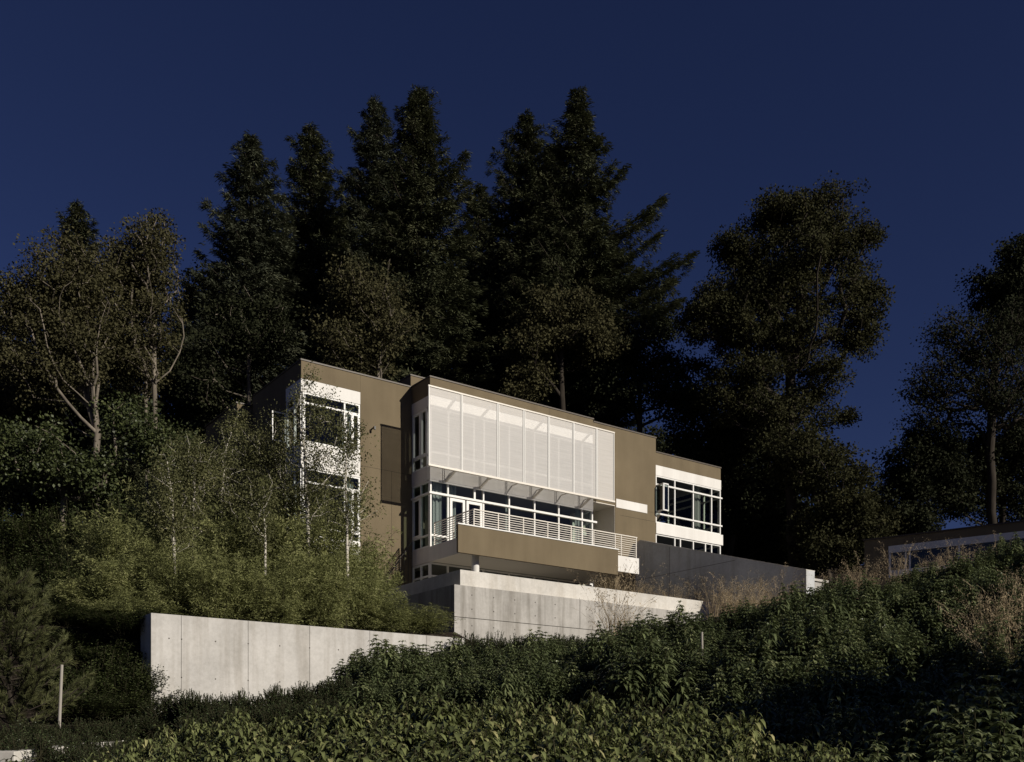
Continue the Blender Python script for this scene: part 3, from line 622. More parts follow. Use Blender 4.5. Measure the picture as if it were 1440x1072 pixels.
# neighbouring building, right
gd = np.array([-.82, .57]); gd /= np.linalg.norm(gd)
g0 = at(1249.5, 768.3, 48)
fb_ = thing('low_building', 'low brown building with a pale window band half hidden behind grasses at the far right', 'building', (g0[0], g0[1], 0), math.atan2(-gd[1], -gd[0])); fb_.scale = (1.2, 1.2, 1.2)
w_ = MB(); w_.box(-.95, 12, 0, 7, 8.33, 8.67); w_.box(-.95, 0, 0, 7, 4, 8.33); w_.box(0, 12, .3, 7, 4, 8.33); part('wall', w_, 'brown', 0, fb_)
w_ = MB(); w_.box(-1.0, 12.1, -.05, 7.05, 8.67, 8.72); part('coping', w_, 'coping', 0, fb_)
w_ = MB(); w_.box(0, 12, -.01, .3, 8.05, 8.33); part('white_band', w_, 'white', 0, fb_)
w_ = MB(); w_.box(0, 12, 0.02, .1, 7.0, 7.35); w_.box(0, .08, 0.02, .1, 7.35, 8.05)
for x in (.62, .78, 2.6, 5, 7.5, 10): w_.box(x, x + .06, .02, .1, 7.35, 8.05)
wo = part('window', w_, 'frame', 0, fb_); g = MB(); g.box(.05, 12, .05, .062, 7.35, 8.05); g.build('pane', M['glass'], wo)

# small hard things
def stake(name, label, px, y0, y1, Y, wpx, lean=0):
    b = at(px, y1, Y); t = at(px + lean, y0, Y); mb = MB(); r = wpx * Y / F / 2
    z0 = min(b[2], float(ground(b[0], b[1]))) - .1
    mb.tube([(b[0] - (t[0] - b[0]) * .05, Y, z0), tuple(t)], [r, r * .92], 10)
    o = mb.build(name, M['wood'], None); o['label'] = label; o['category'] = 'stake'; return o
stake('wooden_stake', 'pale upright stake tied beside the young pine at the left edge', 82, 935, 1018, 17.0, 4.4, 5)
stake('marker_post', 'short white post standing among the glossy shrubs right of centre', 988, 889, 912, 19.4, 3.6, -1)
kb = MB(); k0, k1 = at(20, 1057, 13.2), at(178, 1041, 16.4); dkb = (k1 - k0); Lk = float(np.hypot(dkb[0], dkb[1]))
kb.prism([(0, -1.2), (0, k0[2]), (Lk, k1[2]), (Lk, -1.2)], 1, 0, .35)
ko = kb.build('concrete_kerb', M['conc_l'], None, .01); ko.location = (k0[0], k0[1], 0); ko.rotation_euler = (0, 0, math.atan2(dkb[1], dkb[0]))
ko['label'] = 'low pale concrete kerb peeking out between shrubs at the lower left'; ko['category'] = 'kerb'

# ------------------------------------------------------------------ tall trees
def G(px, Y): p = at(px, HZ, Y); return (p[0], Y, float(ground(p[0], Y)))
def gy_px(px, Y): return HZ - G(px, Y)[2] * F / Y
def fir(label, px, top, Y, hw, m, seed, **k): return conifer(label, px, top, gy_px(px, Y), Y, hw, M[m], seed, **k)
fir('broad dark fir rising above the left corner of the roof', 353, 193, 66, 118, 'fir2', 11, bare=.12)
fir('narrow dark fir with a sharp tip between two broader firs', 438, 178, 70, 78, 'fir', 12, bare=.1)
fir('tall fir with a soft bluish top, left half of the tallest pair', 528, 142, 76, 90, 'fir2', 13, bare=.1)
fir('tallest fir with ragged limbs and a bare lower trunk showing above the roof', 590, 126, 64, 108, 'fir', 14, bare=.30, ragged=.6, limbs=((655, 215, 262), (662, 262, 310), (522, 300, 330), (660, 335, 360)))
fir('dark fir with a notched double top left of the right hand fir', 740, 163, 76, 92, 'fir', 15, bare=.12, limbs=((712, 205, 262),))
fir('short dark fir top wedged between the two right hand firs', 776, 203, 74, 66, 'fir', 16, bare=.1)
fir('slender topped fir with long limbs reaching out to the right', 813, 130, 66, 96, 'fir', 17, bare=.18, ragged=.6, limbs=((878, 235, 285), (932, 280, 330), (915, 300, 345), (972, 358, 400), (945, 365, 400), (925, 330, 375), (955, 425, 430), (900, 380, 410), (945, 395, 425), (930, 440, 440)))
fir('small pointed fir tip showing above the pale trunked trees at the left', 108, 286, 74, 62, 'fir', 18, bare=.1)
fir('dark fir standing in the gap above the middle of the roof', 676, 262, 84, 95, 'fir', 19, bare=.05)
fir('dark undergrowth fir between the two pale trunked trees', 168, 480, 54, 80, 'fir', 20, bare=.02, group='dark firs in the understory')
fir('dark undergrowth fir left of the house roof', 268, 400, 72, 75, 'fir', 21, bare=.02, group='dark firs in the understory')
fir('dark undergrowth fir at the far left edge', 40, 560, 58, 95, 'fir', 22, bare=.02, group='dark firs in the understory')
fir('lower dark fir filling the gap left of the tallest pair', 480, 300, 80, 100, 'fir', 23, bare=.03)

def tree(label, blobs, Y, m, bark='bark', ncl=260, nleaf=60, size=.2, rcl=.8, base_px=None, trunk=None, **k):
    bp = base_px if base_px is not None else blobs[0][0]; ncl = int(ncl * 1.25); nleaf = int(nleaf * 1.25); size = size * .88
    return broadleaf(k.pop('name', 'broadleaf_tree'), label, G(bp, Y), blobs, Y, M[m], M[bark], ncl, nleaf, size, rcl, trunk_px=trunk, **k)
# left group
tree('brownish broadleaf tree cut off by the left edge', [(-20, 470, 60, 80), (20, 560, 60, 80), (-30, 620, 60, 60)], 54, 'alder', ncl=200, trunk=[(-20, 560), (-15, 470)], group='pale trunked trees at the left', nleaf=70)
tree('olive green tree at the left with a pale forked trunk fanning upwards', [(95, 390, 55, 58), (60, 440, 55, 60), (125, 440, 42, 80), (60, 520, 55, 50), (100, 500, 55, 60), (20, 430, 35, 45)], 48, 'alder', 'pale_bark', ncl=470, nleaf=56, kup=1.6, limbs=[(.8, 60, 400, 0), (.85, 85, 350, 1.5), (.95, 112, 338, -1), (.9, 132, 365, 1), (.75, 38, 440, -1), (.9, 150, 410, 0), (.7, 25, 505, 1), (.85, 75, 440, -2), (1, 100, 420, 2), (1, 122, 400, -2)], hang=.1, trunk=[(134, 690), (137, 610), (128, 545)], base_px=136, group='pale trunked trees at the left', rt=.16, tipr=.012, size=.15, rcl=.75, sub=None)
tree('tall thin crowned tree with two straight pale trunks left of the house', [(210, 350, 40, 55), (180, 400, 42, 70), (228, 420, 30, 70), (200, 480, 45, 60), (165, 460, 28, 60)], 50, 'alder', 'pale_bark', ncl=370, nleaf=50, kup=1.6, limbs=[(.8, 182, 345, 0), (.95, 200, 312, 1), (1, 218, 300, -1), (1, 236, 340, 1), (.85, 250, 420, 0), (.8, 168, 430, -1), (.9, 190, 400, 2), (.9, 226, 380, -2)], hang=.1, trunk=[(218, 640), (217, 540), (216, 440)], base_px=216, group='pale trunked trees at the left', rt=.12, tipr=.012, size=.14, rcl=.6, sub=None)
tree('thin second trunk tree leaning beside the two pale trunks', [(196, 400, 26, 60), (170, 370, 22, 50), (190, 520, 30, 50)], 51, 'alder', 'pale_bark', ncl=150, nleaf=40, kup=1.6, limbs=[(.9, 175, 340, 0), (1, 195, 345, 1), (.8, 165, 400, -1)], hang=.1, trunk=[(207, 640), (205, 540), (198, 450)], base_px=208, group='pale trunked trees at the left', rt=.09, tipr=.012, size=.14, rcl=.6, sub=None)
tree('low broad bush tree below the forked trunk at the left', [(40, 640, 80, 50), (120, 670, 60, 40), (190, 600, 45, 45), (230, 640, 45, 40)], 44, 'brush', 'pale_bark', ncl=260, nleaf=70, trunk=[(90, 700), (90, 650)], base_px=90, group='hillside undergrowth at the left', rt=.15, size=.17)
for lb, bl, yy in (('dark tree on the hillside behind the forked pale trunk', [(70, 600, 70, 60), (130, 560, 60, 50), (20, 650, 60, 50)], 66), ('dark tree on the hillside behind the straight pale trunks', [(200, 600, 60, 70), (250, 540, 50, 60), (260, 640, 60, 50)], 64), ('dark tree low on the hillside beneath the pale trunks', [(100, 700, 80, 40), (180, 690, 60, 40), (240, 680, 50, 40)], 60), ('dark tree on the hillside at the far left', [(-10, 560, 60, 70), (0, 660, 50, 60)], 68)):
    tree(lb, bl, yy, 'dark', ncl=230, nleaf=80, trunk=[(bl[0][0], bl[0][1] + 60), (bl[0][0], bl[0][1])], group='dark trees on the left hillside', rt=.2, size=.24, rcl=1.1)
# behind the house
tree('small leafy tree with thin pale stems behind the left roof corner', [(330, 480, 60, 60), (300, 540, 50, 50), (370, 450, 40, 40)], 58, 'dark', 'pale_bark', ncl=200, nleaf=60, trunk=[(350, 560), (350, 480)], base_px=352, group='broadleaf trees behind the roof', rt=.13, size=.19)
tree('yellow green tree with a thin pale stem above the left roof', [(515, 420, 48, 50), (480, 450, 40, 50), (545, 460, 40, 50), (505, 500, 60, 35)], 55, 'alder', 'pale_bark', ncl=260, nleaf=42, kup=1.6, tipr=.010, limbs=[(.8, 500, 400, 0), (1, 545, 385, 0), (.6, 480, 430, 1), (.7, 555, 430, -1)], trunk=[(532, 520), (530, 450), (545, 390)], base_px=530, group='broadleaf trees behind the roof', rt=.12, size=.18)
tree('rounded yellow green tree above the middle of the mesh screen', [(790, 450, 55, 42), (750, 490, 40, 50), (835, 480, 40, 40), (740, 540, 30, 30)], 60, 'alder', ncl=220, nleaf=65, trunk=[(790, 560), (790, 480)], group='broadleaf trees behind the roof', rt=.2, size=.19)
tree('dark rounded tree above the right end of the mesh screen', [(890, 500, 60, 40), (950, 540, 50, 40), (860, 560, 60, 40), (980, 590, 50, 50)], 62, 'dark', ncl=280, nleaf=70, trunk=[(900, 600), (900, 530)], group='broadleaf trees behind the roof', rt=.2, size=.2)
tree('dark tree filling the gap behind the middle of the roof', [(640, 440, 70, 60), (680, 500, 70, 50), (610, 520, 60, 40)], 72, 'dark', ncl=240, nleaf=80, trunk=[(645, 540), (645, 460)], group='broadleaf trees behind the roof', rt=.25, size=.24, rcl=1.1)
tree('dark tree filling the gap behind the left roof', [(430, 430, 70, 80), (380, 380, 60, 60), (450, 330, 50, 50), (300, 430, 60, 60)], 80, 'dark', ncl=260, nleaf=80, trunk=[(420, 520), (420, 430)], group='broadleaf trees behind the roof', rt=.25, size=.26, rcl=1.2)
tree('dark tree seen low between the firs and the big maple', [(800, 380, 80, 60), (860, 420, 70, 50), (740, 400, 60, 60), (920, 440, 40, 40)], 82, 'dark', ncl=260, nleaf=80, trunk=[(820, 520), (820, 430)], group='broadleaf trees behind the roof', rt=.25, size=.26, rcl=1.2)
# big maple
tree('huge spreading maple right of the house with several rising limbs', [(1142, 288, 38, 26), (1140, 315, 62, 45), (1080, 320, 42, 35), (1190, 350, 46, 50), (1110, 380, 80, 55), (1050, 400, 50, 55), (1020, 445, 55, 28), (975, 465, 26, 14), (1140, 450, 80, 50), (1215, 420, 36, 50), (1212, 475, 28, 22), (1060, 480, 55, 45), (1150, 530, 45, 45), (1175, 580, 26, 14), (1040, 550, 60, 50), (1110, 600, 60, 45), (1035, 345, 30, 26), (1215, 330, 24, 20), (1100, 300, 40, 28), (1000, 430, 40, 30), (1090, 500, 50, 40)], 58, 'maple', ncl=1500, nleaf=58, limbs=[(.85, 1062, 375, 0), (.9, 1100, 300, 2), (1, 1142, 285, 0), (1, 1188, 335, -1), (.95, 1208, 420, 1), (.8, 1030, 430, -1), (.7, 1200, 480, 0), (.85, 1130, 400, -3), (.75, 1050, 500, 2)], trunk=[(1114, 720), (1110, 600), (1112, 530), (1122, 470)], base_px=1115, rt=.32, size=.16, rcl=.62, tipr=.015, shell=.6, name='maple_tree', kup=1.6, sub=9)
tree('dark round tree below the maple on its left side', [(1010, 650, 70, 60), (1060, 600, 60, 50), (1060, 720, 60, 60), (990, 720, 40, 50)], 64, 'dark', ncl=300, nleaf=80, trunk=[(1030, 760), (1030, 660)], group='trees under the big maple', rt=.25, size=.22, rcl=1.0)
tree('olive tree in patchy sun below the maple on its right side', [(1180, 700, 60, 55), (1140, 640, 55, 50), (1215, 740, 40, 40), (1160, 760, 60, 40)], 56, 'maple', ncl=300, nleaf=70, trunk=[(1160, 780), (1160, 700)], group='trees under the big maple', rt=.22, size=.19)
tree('dark tree closing the gap behind the maple trunk', [(1100, 690, 60, 60), (1090, 600, 60, 50), (1120, 770, 70, 40), (1050, 780, 60, 40)], 68, 'dark', ncl=280, nleaf=80, trunk=[(1095, 780), (1095, 680)], group='trees under the big maple', rt=.25, size=.24, rcl=1.1)
tree('dark tree closing the gap between the right wing and the maple', [(1060, 700, 60, 60), (1040, 770, 60, 40), (1110, 740, 60, 50)], 76, 'dark', ncl=240, nleaf=80, trunk=[(1065, 800), (1065, 720)], group='trees under the big maple', rt=.25, size=.26, rcl=1.2)
tree('dark tree low behind the gap left of the low building', [(1190, 740, 60, 50), (1230, 770, 50, 40), (1150, 780, 50, 40)], 74, 'dark', ncl=220, nleaf=80, trunk=[(1190, 800), (1190, 750)], group='trees under the big maple', rt=.25, size=.26, rcl=1.2)
tree('dark tree low behind the right wing of the house', [(950, 690, 60, 60), (1000, 650, 50, 50), (920, 640, 50, 50), (1000, 730, 50, 40)], 78, 'dark', ncl=240, nleaf=80, trunk=[(960, 760), (960, 700)], group='trees under the big maple', rt=.25, size=.26, rcl=1.2)
# right group
tree('dark rounded tree behind the low building', [(1275, 660, 55, 52), (1235, 715, 40, 40), (1310, 640, 50, 36), (1310, 690, 50, 60), (1270, 740, 60, 30)], 58, 'dark', ncl=300, nleaf=75, trunk=[(1280, 760), (1280, 690)], group='trees around the low building', rt=.22, size=.19)
tree('open fan shaped tree with dark branches showing against the sky', [(1370, 500, 70, 55), (1310, 540, 42, 45), (1335, 470, 40, 36), (1420, 470, 60, 50), (1400, 560, 90, 50), (1300, 590, 32, 24), (1290, 555, 24, 24), (1450, 540, 50, 60)], 57, 'dark', ncl=1150, nleaf=13, sub=None, limbs=[(.9, 1305, 520, 0), (.95, 1335, 470, 1), (1, 1370, 432, -1), (1, 1412, 440, 1), (.95, 1445, 500, 0), (.85, 1288, 575, 0), (1, 1390, 500, -3)], trunk=[(1394, 720), (1392, 640), (1396, 570), (1400, 500)], base_px=1396, group='trees around the low building', rt=.26, tipr=.012, size=.16, rcl=.6, shell=.7, kup=1.3)
tree('dense dark tree cut off by the right edge above the fan shaped one', [(1420, 415, 48, 30), (1455, 370, 50, 40), (1385, 395, 24, 12), (1420, 355, 16, 8), (1440, 450, 50, 40)], 62, 'dark', ncl=420, nleaf=60, trunk=[(1470, 700), (1465, 520), (1450, 420)], base_px=1475, group='trees around the low building', rt=.3, size=.19, rcl=.8)
tree('dark tree mass behind the trunk of the fan shaped tree', [(1400, 650, 70, 60), (1350, 680, 55, 55), (1450, 640, 50, 60), (1440, 720, 60, 30)], 60, 'dark', ncl=280, nleaf=75, trunk=[(1410, 740), (1410, 670)], group='trees around the low building', rt=.22, size=.2)

bt = broadleaf('broadleaf_tree', 'small leafy tree added out of view at the right to shade the lower slope', (9.6, 7.4, float(ground(9.6, 7.4))), [(CX + 9.6 / 7.4 * F, HZ - 4.2 / 7.4 * F, 1.9 / 7.4 * F, 1.7 / 7.4 * F)], 7.4, M['dark'], M['bark'], 160, 60, .12, .4, rt=.09, sub=None)  # unseen tree, added only to cast shade on the lower slope
broadleaf('broadleaf_tree', 'rounder leafy tree added out of view at the right to shade the middle of the slope', (11.8, 9.6, float(ground(11.8, 9.6))), [(CX + 11.8 / 9.6 * F, HZ - 3.6 / 9.6 * F, 2.2 / 9.6 * F, 1.6 / 9.6 * F)], 9.6, M['dark'], M['bark'], 240, 60, .14, .5, rt=.1, sub=None)  # second unseen tree, put in to darken the middle of the slope
# ------------------------------------------------------------------ birches in front of the left block
def birch(label, Y, trunk, blobs, ncl=110, nleaf=60, rt=.05, size=.075):
    nleaf = 44; ncl = int(ncl * .95)
    return tree(label, blobs, Y, 'birchleaf', 'birch', ncl=ncl, nleaf=nleaf, trunk=trunk, base_px=trunk[0][0], group='slender birches before the house', rt=rt, size=size, rcl=.36, tipr=.0045, sub=None, name='birch_tree', hang=.5, shell=.7, flat=1.1, kup=1.3)
birch('tallest birch with a bright trunk in front of the corner window', 33.5, [(433, 750), (430, 690), (428, 630), (415, 580), (432, 530)], [(450, 590, 40, 50), (437, 535, 12, 30), (480, 610, 30, 50), (470, 650, 45, 40), (425, 620, 40, 60), (440, 690, 55, 45), (420, 560, 22, 30)], ncl=125, rt=.075)
birch('leafy birch left of the tallest one', 34.5, [(404, 780), (402, 700), (385, 640), (383, 600)], [(385, 640, 38, 60), (355, 640, 40, 50), (350, 700, 45, 50), (400, 700, 35, 50)], ncl=210)
birch('thin birch whose trunk stands before the right edge of the corner windows', 31.5, [(489, 815), (488, 740), (486, 660), (490, 600)], [(490, 630, 24, 60), (505, 700, 32, 60), (480, 720, 30, 50)], ncl=62)
birch('birch with a bright trunk and open crown left of the house', 33, [(272, 800), (271, 720), (274, 660), (262, 610)], [(260, 640, 38, 36), (290, 660, 35, 42), (245, 690, 35, 40), (275, 720, 36, 40)], ncl=150)
birch('leftmost thin birch rising straight above the front wall', 29.5, [(245, 866), (245, 780), (243, 713), (235, 650)], [(232, 670, 26, 40), (225, 720, 26, 40), (250, 740, 24, 40)], ncl=70, rt=.045)
birch('short birch stem among the feathery shrubs', 30.5, [(373, 800), (373, 760), (370, 700)], [(372, 700, 26, 34), (360, 740, 26, 30)], ncl=50, rt=.04)
birch('dark leafed birch beside the low rear block', 37, [(310, 760), (312, 690), (318, 630)], [(318, 650, 30, 34), (330, 600, 24, 26), (300, 700, 36, 40)], ncl=110)

# ------------------------------------------------------------------ prototypes of smaller plants
def stems_leaves(seed, nstem, rad, h, arch, per, L, hw, up, droop, tone_sd, z0=.25, stem_r=.006, spray=.02, tlo=.3):
    g = np.random.default_rng(seed); A = []; B = []; P = []; D = []; T = []; LL = []; ra = []
    for i in range(nstem):
        az = g.random() * 6.283; rr = rad * math.sqrt(g.random()); hh = h * (1 - .45 * (rr / rad) ** 2) * g.uniform(.72, 1.12)
        o = np.array([math.cos(az) * rr * .25, math.sin(az) * rr * .25, 0]); e = np.array([math.cos(az) * rr, math.sin(az) * rr, hh])
        m = 5; pts = [o + (e - o) * np.array([t ** arch, t ** arch, t]) for t in np.linspace(0, 1, m + 1)]
        for a, b in zip(pts[:-1], pts[1:]): A.append(a); B.append(b); ra.append(stem_r)
        tone = g.random() * tone_sd
        t = tlo + (1 - tlo) * np.sqrt(g.random(per)); t.sort(); f = t * m; j = np.minimum(f.astype(int), m - 1); pp = np.array(pts)
        q_ = pp[j] + (pp[j + 1] - pp[j]) * (f - j)[:, None] + g.normal(size=(per, 3)) * spray
        az2 = np.arange(per) * 2.4 + g.random() * 6; d = np.stack([np.cos(az2), np.sin(az2), up + .5 * (t > .93) + g.normal(size=per) * .25], 1)
        P.append(q_); D.append(d); T.append(np.clip(tone + (1 - tone_sd) * g.random(per) + .15 * (t > .9), 0, 1)); LL.append(L * (1 - .35 * (t > .93)) * g.uniform(.7, 1.15, per))
    return np.array(A), np.array(B), np.array(ra), np.concatenate(P), np.concatenate(D), np.concatenate(T), np.concatenate(LL)
def laurel(seed, rad=.75, h=1.3, nstem=42):
    """upright shoots, each crowned by whorls of long arching leaves"""
    g = np.random.default_rng(seed); A = []; B = []; P = []; D = []; T = []; LL = []
    for i in range(nstem):
        az = g.random() * 6.283; rr = rad * math.sqrt(g.random()); hh = h * (1 - .5 * (rr / rad) ** 2) * g.uniform(.7, 1.08)
        e = np.array([math.cos(az) * rr, math.sin(az) * rr, hh]); o = e * np.array([.3, .3, 0]); s1 = o + (e - o) * np.array([.75, .75, .55]); A += [o, s1]; B += [s1, e]; tone = g.random() * .6
        for w in range(int(4 + 3 * g.random())):
            c = e - (e - s1) / np.linalg.norm(e - s1) * (.075 * w + .01 * g.random()); k = 7; a2 = np.arange(k) * 6.283 / k + g.random() * 6
            up = 1.1 - .26 * w + g.normal() * .15
            P.append(np.tile(c, (k, 1)) + g.normal(size=(k, 3)) * .008); D.append(np.stack([np.cos(a2), np.sin(a2), np.full(k, up)], 1) + g.normal(size=(k, 3)) * .12)
            T.append(np.clip(tone + .35 * g.random(k) + (.12 if w == 0 else 0), 0, 1)); LL.append((.135 + .025 * min(w, 3)) * g.uniform(.75, 1.15, k))
    return np.array(A), np.array(B), np.full(len(A), .006), np.concatenate(P), np.concatenate(D), np.concatenate(T), np.concatenate(LL)
def mound(seed, rad, h, n, L, lobes=9, down=.9):
    """rounded bush of overlapping lobes whose leaves hang over one another"""
    g = np.random.default_rng(seed); P = []; D = []; T = []; A = []; B = []; LL = []; NN = []
    for k in range(lobes):
        az = k * 2.4 + g.random(); rr = rad * .62 * math.sqrt((k + .3) / lobes); c = np.array([math.cos(az) * rr, math.sin(az) * rr, h * (.66 - .34 * (rr / rad) ** 1.5) * g.uniform(.78, 1.12)]); lr = rad * g.uniform(.34, .46); lz = h * g.uniform(.30, .42)
        A.append(np.array([0, 0, 0.])); B.append(c)
        m = n // lobes; tips = max(6, m // 9)
        d = nrm(g.normal(size=(tips, 3)) + np.array([0, 0, .45])); tp = c + d * np.array([lr, lr, lz]) * (.72 + .33 * g.random((tips, 1)))
        A += [c] * tips; B += list(tp); tone = g.random(tips) * .55
        i = np.repeat(np.arange(tips), 9); N = len(i); az2 = np.tile(np.arange(9), tips) * 2.4 + np.repeat(g.random(tips) * 6, 9)
        back = np.tile(np.linspace(0, 1, 9), tips)[:, None]
        o = np.stack([np.cos(az2), np.sin(az2), np.zeros(N)], 1)
        P.append(tp[i] - d[i] * back * .12 + np.array([0, 0, -.10]) * back); D.append(o * (.75 + .3 * back) + d[i] * .35 + np.array([0, 0, .30 - .55 * down]) + g.normal(size=(N, 3)) * .16)
        T.append(np.clip(tone[i] + .45 * g.random(N), 0, 1)); LL.append(L * g.uniform(.7, 1.15, N) * (1 - .3 * (1 - back[:, 0])))
    return np.array(A), np.array(B), np.full(len(A), .006), np.concatenate(P), np.concatenate(D), np.concatenate(T), np.concatenate(LL)
def proto(kind, seed):
    if kind == 'laurel': a = laurel(seed); ml = 'laurel'; hw = .027
    elif kind == 'dogwood': a = mound(seed, .80, 1.2, 3900, .132, 7, down=.3); ml = 'dogwood'; hw = .026
    elif kind == 'box': a = mound(seed, .72, 1.0, 4200, .06, 12, down=-.5); ml = 'box'; hw = .015
    elif kind == 'brush': a = stems_leaves(seed, 70, 1.6, 2.6, .9, 70, .14, .04, .1, .4, .6, spray=.10, stem_r=.012); ml = 'brush'; hw = .035
    A, B, ra, P, D, T, LL = a
    sm = frusta(A, B, ra, ra * .8, 4, 'stems'); lm = leaves(P, D, LL, hw * LL / LL.mean(), T, 'bent' if kind != 'brush' else 'rhomb', {'laurel': .75, 'dogwood': 1.0}.get(kind, .45), 'foliage', nrmv=np.tile([0, 0, 1.], (len(P), 1)) + rng.normal(size=(len(P), 3)) * .25)
    return sm, lm, M[ml]
def bamboo(seed, h=4.2, n=38, per=300, lean=.9):
    g = np.random.default_rng(seed); A = []; B = []; ra = []; P = []; D = []; T = []
    for i in range(n):
        az = g.random() * 6.283; r0 = .5 * g.random(); o = np.array([math.cos(az) * r0, math.sin(az) * r0, 0]); hh = h * g.uniform(.5, 1.05); le = lean * g.uniform(.3, 1.2)
        m = 9; pts = [o + np.array([math.cos(az) * le * t ** 2.2, math.sin(az) * le * t ** 2.2, hh * (t - .16 * t ** 4)]) for t in np.linspace(0, 1, m + 1)]
        for k in range(m): A.append(pts[k]); B.append(pts[k + 1]); ra.append(.014 * (1 - k / m) + .003)
        pp = np.array(pts); t = .22 + .78 * g.random(per) ** .9; ns = per // 9; cl = .22 + .78 * np.sort(g.random(ns)); t = np.repeat(cl, 9)[:per]; N = len(t); f = t * m; j = np.minimum(f.astype(int), m - 1)
        q_ = pp[j] + (pp[j + 1] - pp[j]) * (f - j)[:, None]
        tw = np.repeat(g.normal(size=(ns, 3)) * np.array([1, 1, .35]) * (.30 * (1 - cl[:, None] * .5)), 9, 0)
        q_ = q_ + tw * (.4 + .9 * g.random((N, 1))) + g.normal(size=(N, 3)) * .05
        d = nrm(tw) * .8 + g.normal(size=(N, 3)) * .45 + np.array([0, 0, -.15]); P.append(q_); D.append(d); T.append(np.clip(g.random() * .4 + .6 * g.random(N), 0, 1))
    P = np.concatenate(P); D = np.concatenate(D); T = np.concatenate(T)
    return frusta(np.array(A), np.array(B), np.array(ra), np.array(ra) * .8, 4, 'stems'), leaves(P, D, .15 * g.uniform(.7, 1.2, len(P)), .016, T, name='foliage'), M['bamboo']
def grass(seed, n=150, h=1.3, heads=True, spread=.28):
    g = np.random.default_rng(seed); P = []; D = []; L = []; T = []; Wd = []
    for i in range(n):
        az = g.random() * 6.283; le = g.uniform(.05, .75) ** 1.3; hh = h * g.uniform(.35, .7 if i % 3 else 1.1); tn = g.random()
        o = np.array([math.cos(az), math.sin(az), 0]) * spread * g.random(); out = np.array([math.cos(az), math.sin(az), 0])
        m = 5; pts = [o + out * le * hh * t ** 2 + np.array([0, 0, hh * (t - .22 * t ** 3)]) for t in np.linspace(0, 1, m + 1)]
        for k in range(m): P.append(pts[k]); D.append(pts[k + 1] - pts[k]); L.append(np.linalg.norm(pts[k + 1] - pts[k]) * 1.12); T.append(tn); Wd.append(.0055 * (1 - .6 * k / m))
        if heads and i % 3 == 0:
            for s in range(26):
                t = g.uniform(.62, 1.0); p = o + out * le * hh * t * t + np.array([0, 0, hh * (t - .22 * t ** 3)])
                p = p + g.normal(size=3) * .035 * (1.3 - t) * 2; P.append(p); D.append(g.normal(size=3) * .6 + np.array([out[0] * .4, out[1] * .4, -.3])); L.append(g.uniform(.02, .05)); T.append(min(1, tn + .2)); Wd.append(.005)
    P = np.array(P); D = np.array(D)
    return leaves(P, D, np.array(L), np.array(Wd), np.array(T), name='blades')
def pine_mesh(seed, h=2.9, rad=1.1):
    g = np.random.default_rng(seed); A = []; B = []; ra = []; P = []; D = []; T = []
    m = 12; tr = [np.array([.05 * math.sin(i), .05 * math.cos(i * 1.3), h * i / m]) for i in range(m + 1)]
    for i in range(m): A.append(tr[i]); B.append(tr[i + 1]); ra.append(.05 * (1 - i / m) + .012)
    for i in range(95):
        t = .04 + .94 * (i + g.random()) / 95; o = np.array([0, 0, h * t]); az = i * 2.4 + g.random(); L = rad * (1 - t) ** .6 * g.uniform(.5, 1.15) + .15
        d = np.array([math.cos(az), math.sin(az), .15]); pts = [o + d * L * u + np.array([0, 0, .45 * L * u * u]) for u in np.linspace(0, 1, 5)]
        for a, b in zip(pts[:-1], pts[1:]): A.append(a); B.append(b); ra.append(.012)
        tips = [(pts[-1], nrm((pts[-1] - pts[-2])[None])[0])]
        for s in range(int(5 + 9 * L)):
            u = g.uniform(.25, 1); q_ = pts[0] + (pts[-1] - pts[0]) * u + np.array([0, 0, .45 * L * (u * u - u)]); dd_ = nrm((d + g.normal(size=3) * .5 + np.array([0, 0, .7]))[None])[0]; e = q_ + dd_ * g.uniform(.08, .2); A.append(q_); B.append(e); ra.append(.006); tips.append((e, dd_))
        for (e, dd_) in tips:
            n = 46; s = g.random((n, 1)); tn = g.random() * .6
            P.append(e - dd_ * .13 * s); D.append(dd_ * (.75 + .6 * (1 - s)) + g.normal(size=(n, 3)) * .42); T.append(np.clip(tn + .4 * g.random(n), 0, 1))
    P = np.concatenate(P); ra = np.array(ra)
    return frusta(np.array(A), np.array(B), ra, ra * .85, 5, 'trunk'), leaves(P, np.concatenate(D), .12 * g.uniform(.8, 1.2, len(P)), .0036, np.concatenate(T), name='crown')
PR = {}
def plant(name, label, cat, key, mk, loc, sc=1.0, sz=None, group=None):
    """first use of a kind builds it, later ones copy it"""
    rz = rng.random() * 6.283; s = (sc, sc, sz or sc)
    if key in PR: return copy_tree(PR[key], loc, rz, s, label, group)
    sm, lm, ml = mk(); t = thing(name, label, cat, loc, rz, group); t.scale = s
    if sm: link('stems', sm, M['stem'], t)
    link('foliage', lm, ml, t); PR[key] = t; return t
def gz(x, y): return float(ground(x, y))
def put(kind, px, py_top, Y, h, label, group, var=4, name=None, cat='shrub', wide=1.0, hb=1.3):
    """a shrub whose top reaches py_top at distance Y; it stands on the ground there (or is sized to reach it)"""
    p = at(px, py_top, Y); z = gz(p[0], Y); H = max(.35, p[2] - z); sc = H / hb
    v = int(rng.integers(var)); xy = min(max(sc, .75), 1.35) * wide * rng.uniform(.85, 1.2)
    plant(name or kind + '_shrub', label, cat, f'{kind}{v}', lambda: proto(kind, 100 + v), (p[0], Y, z - .05), xy, sc, group)

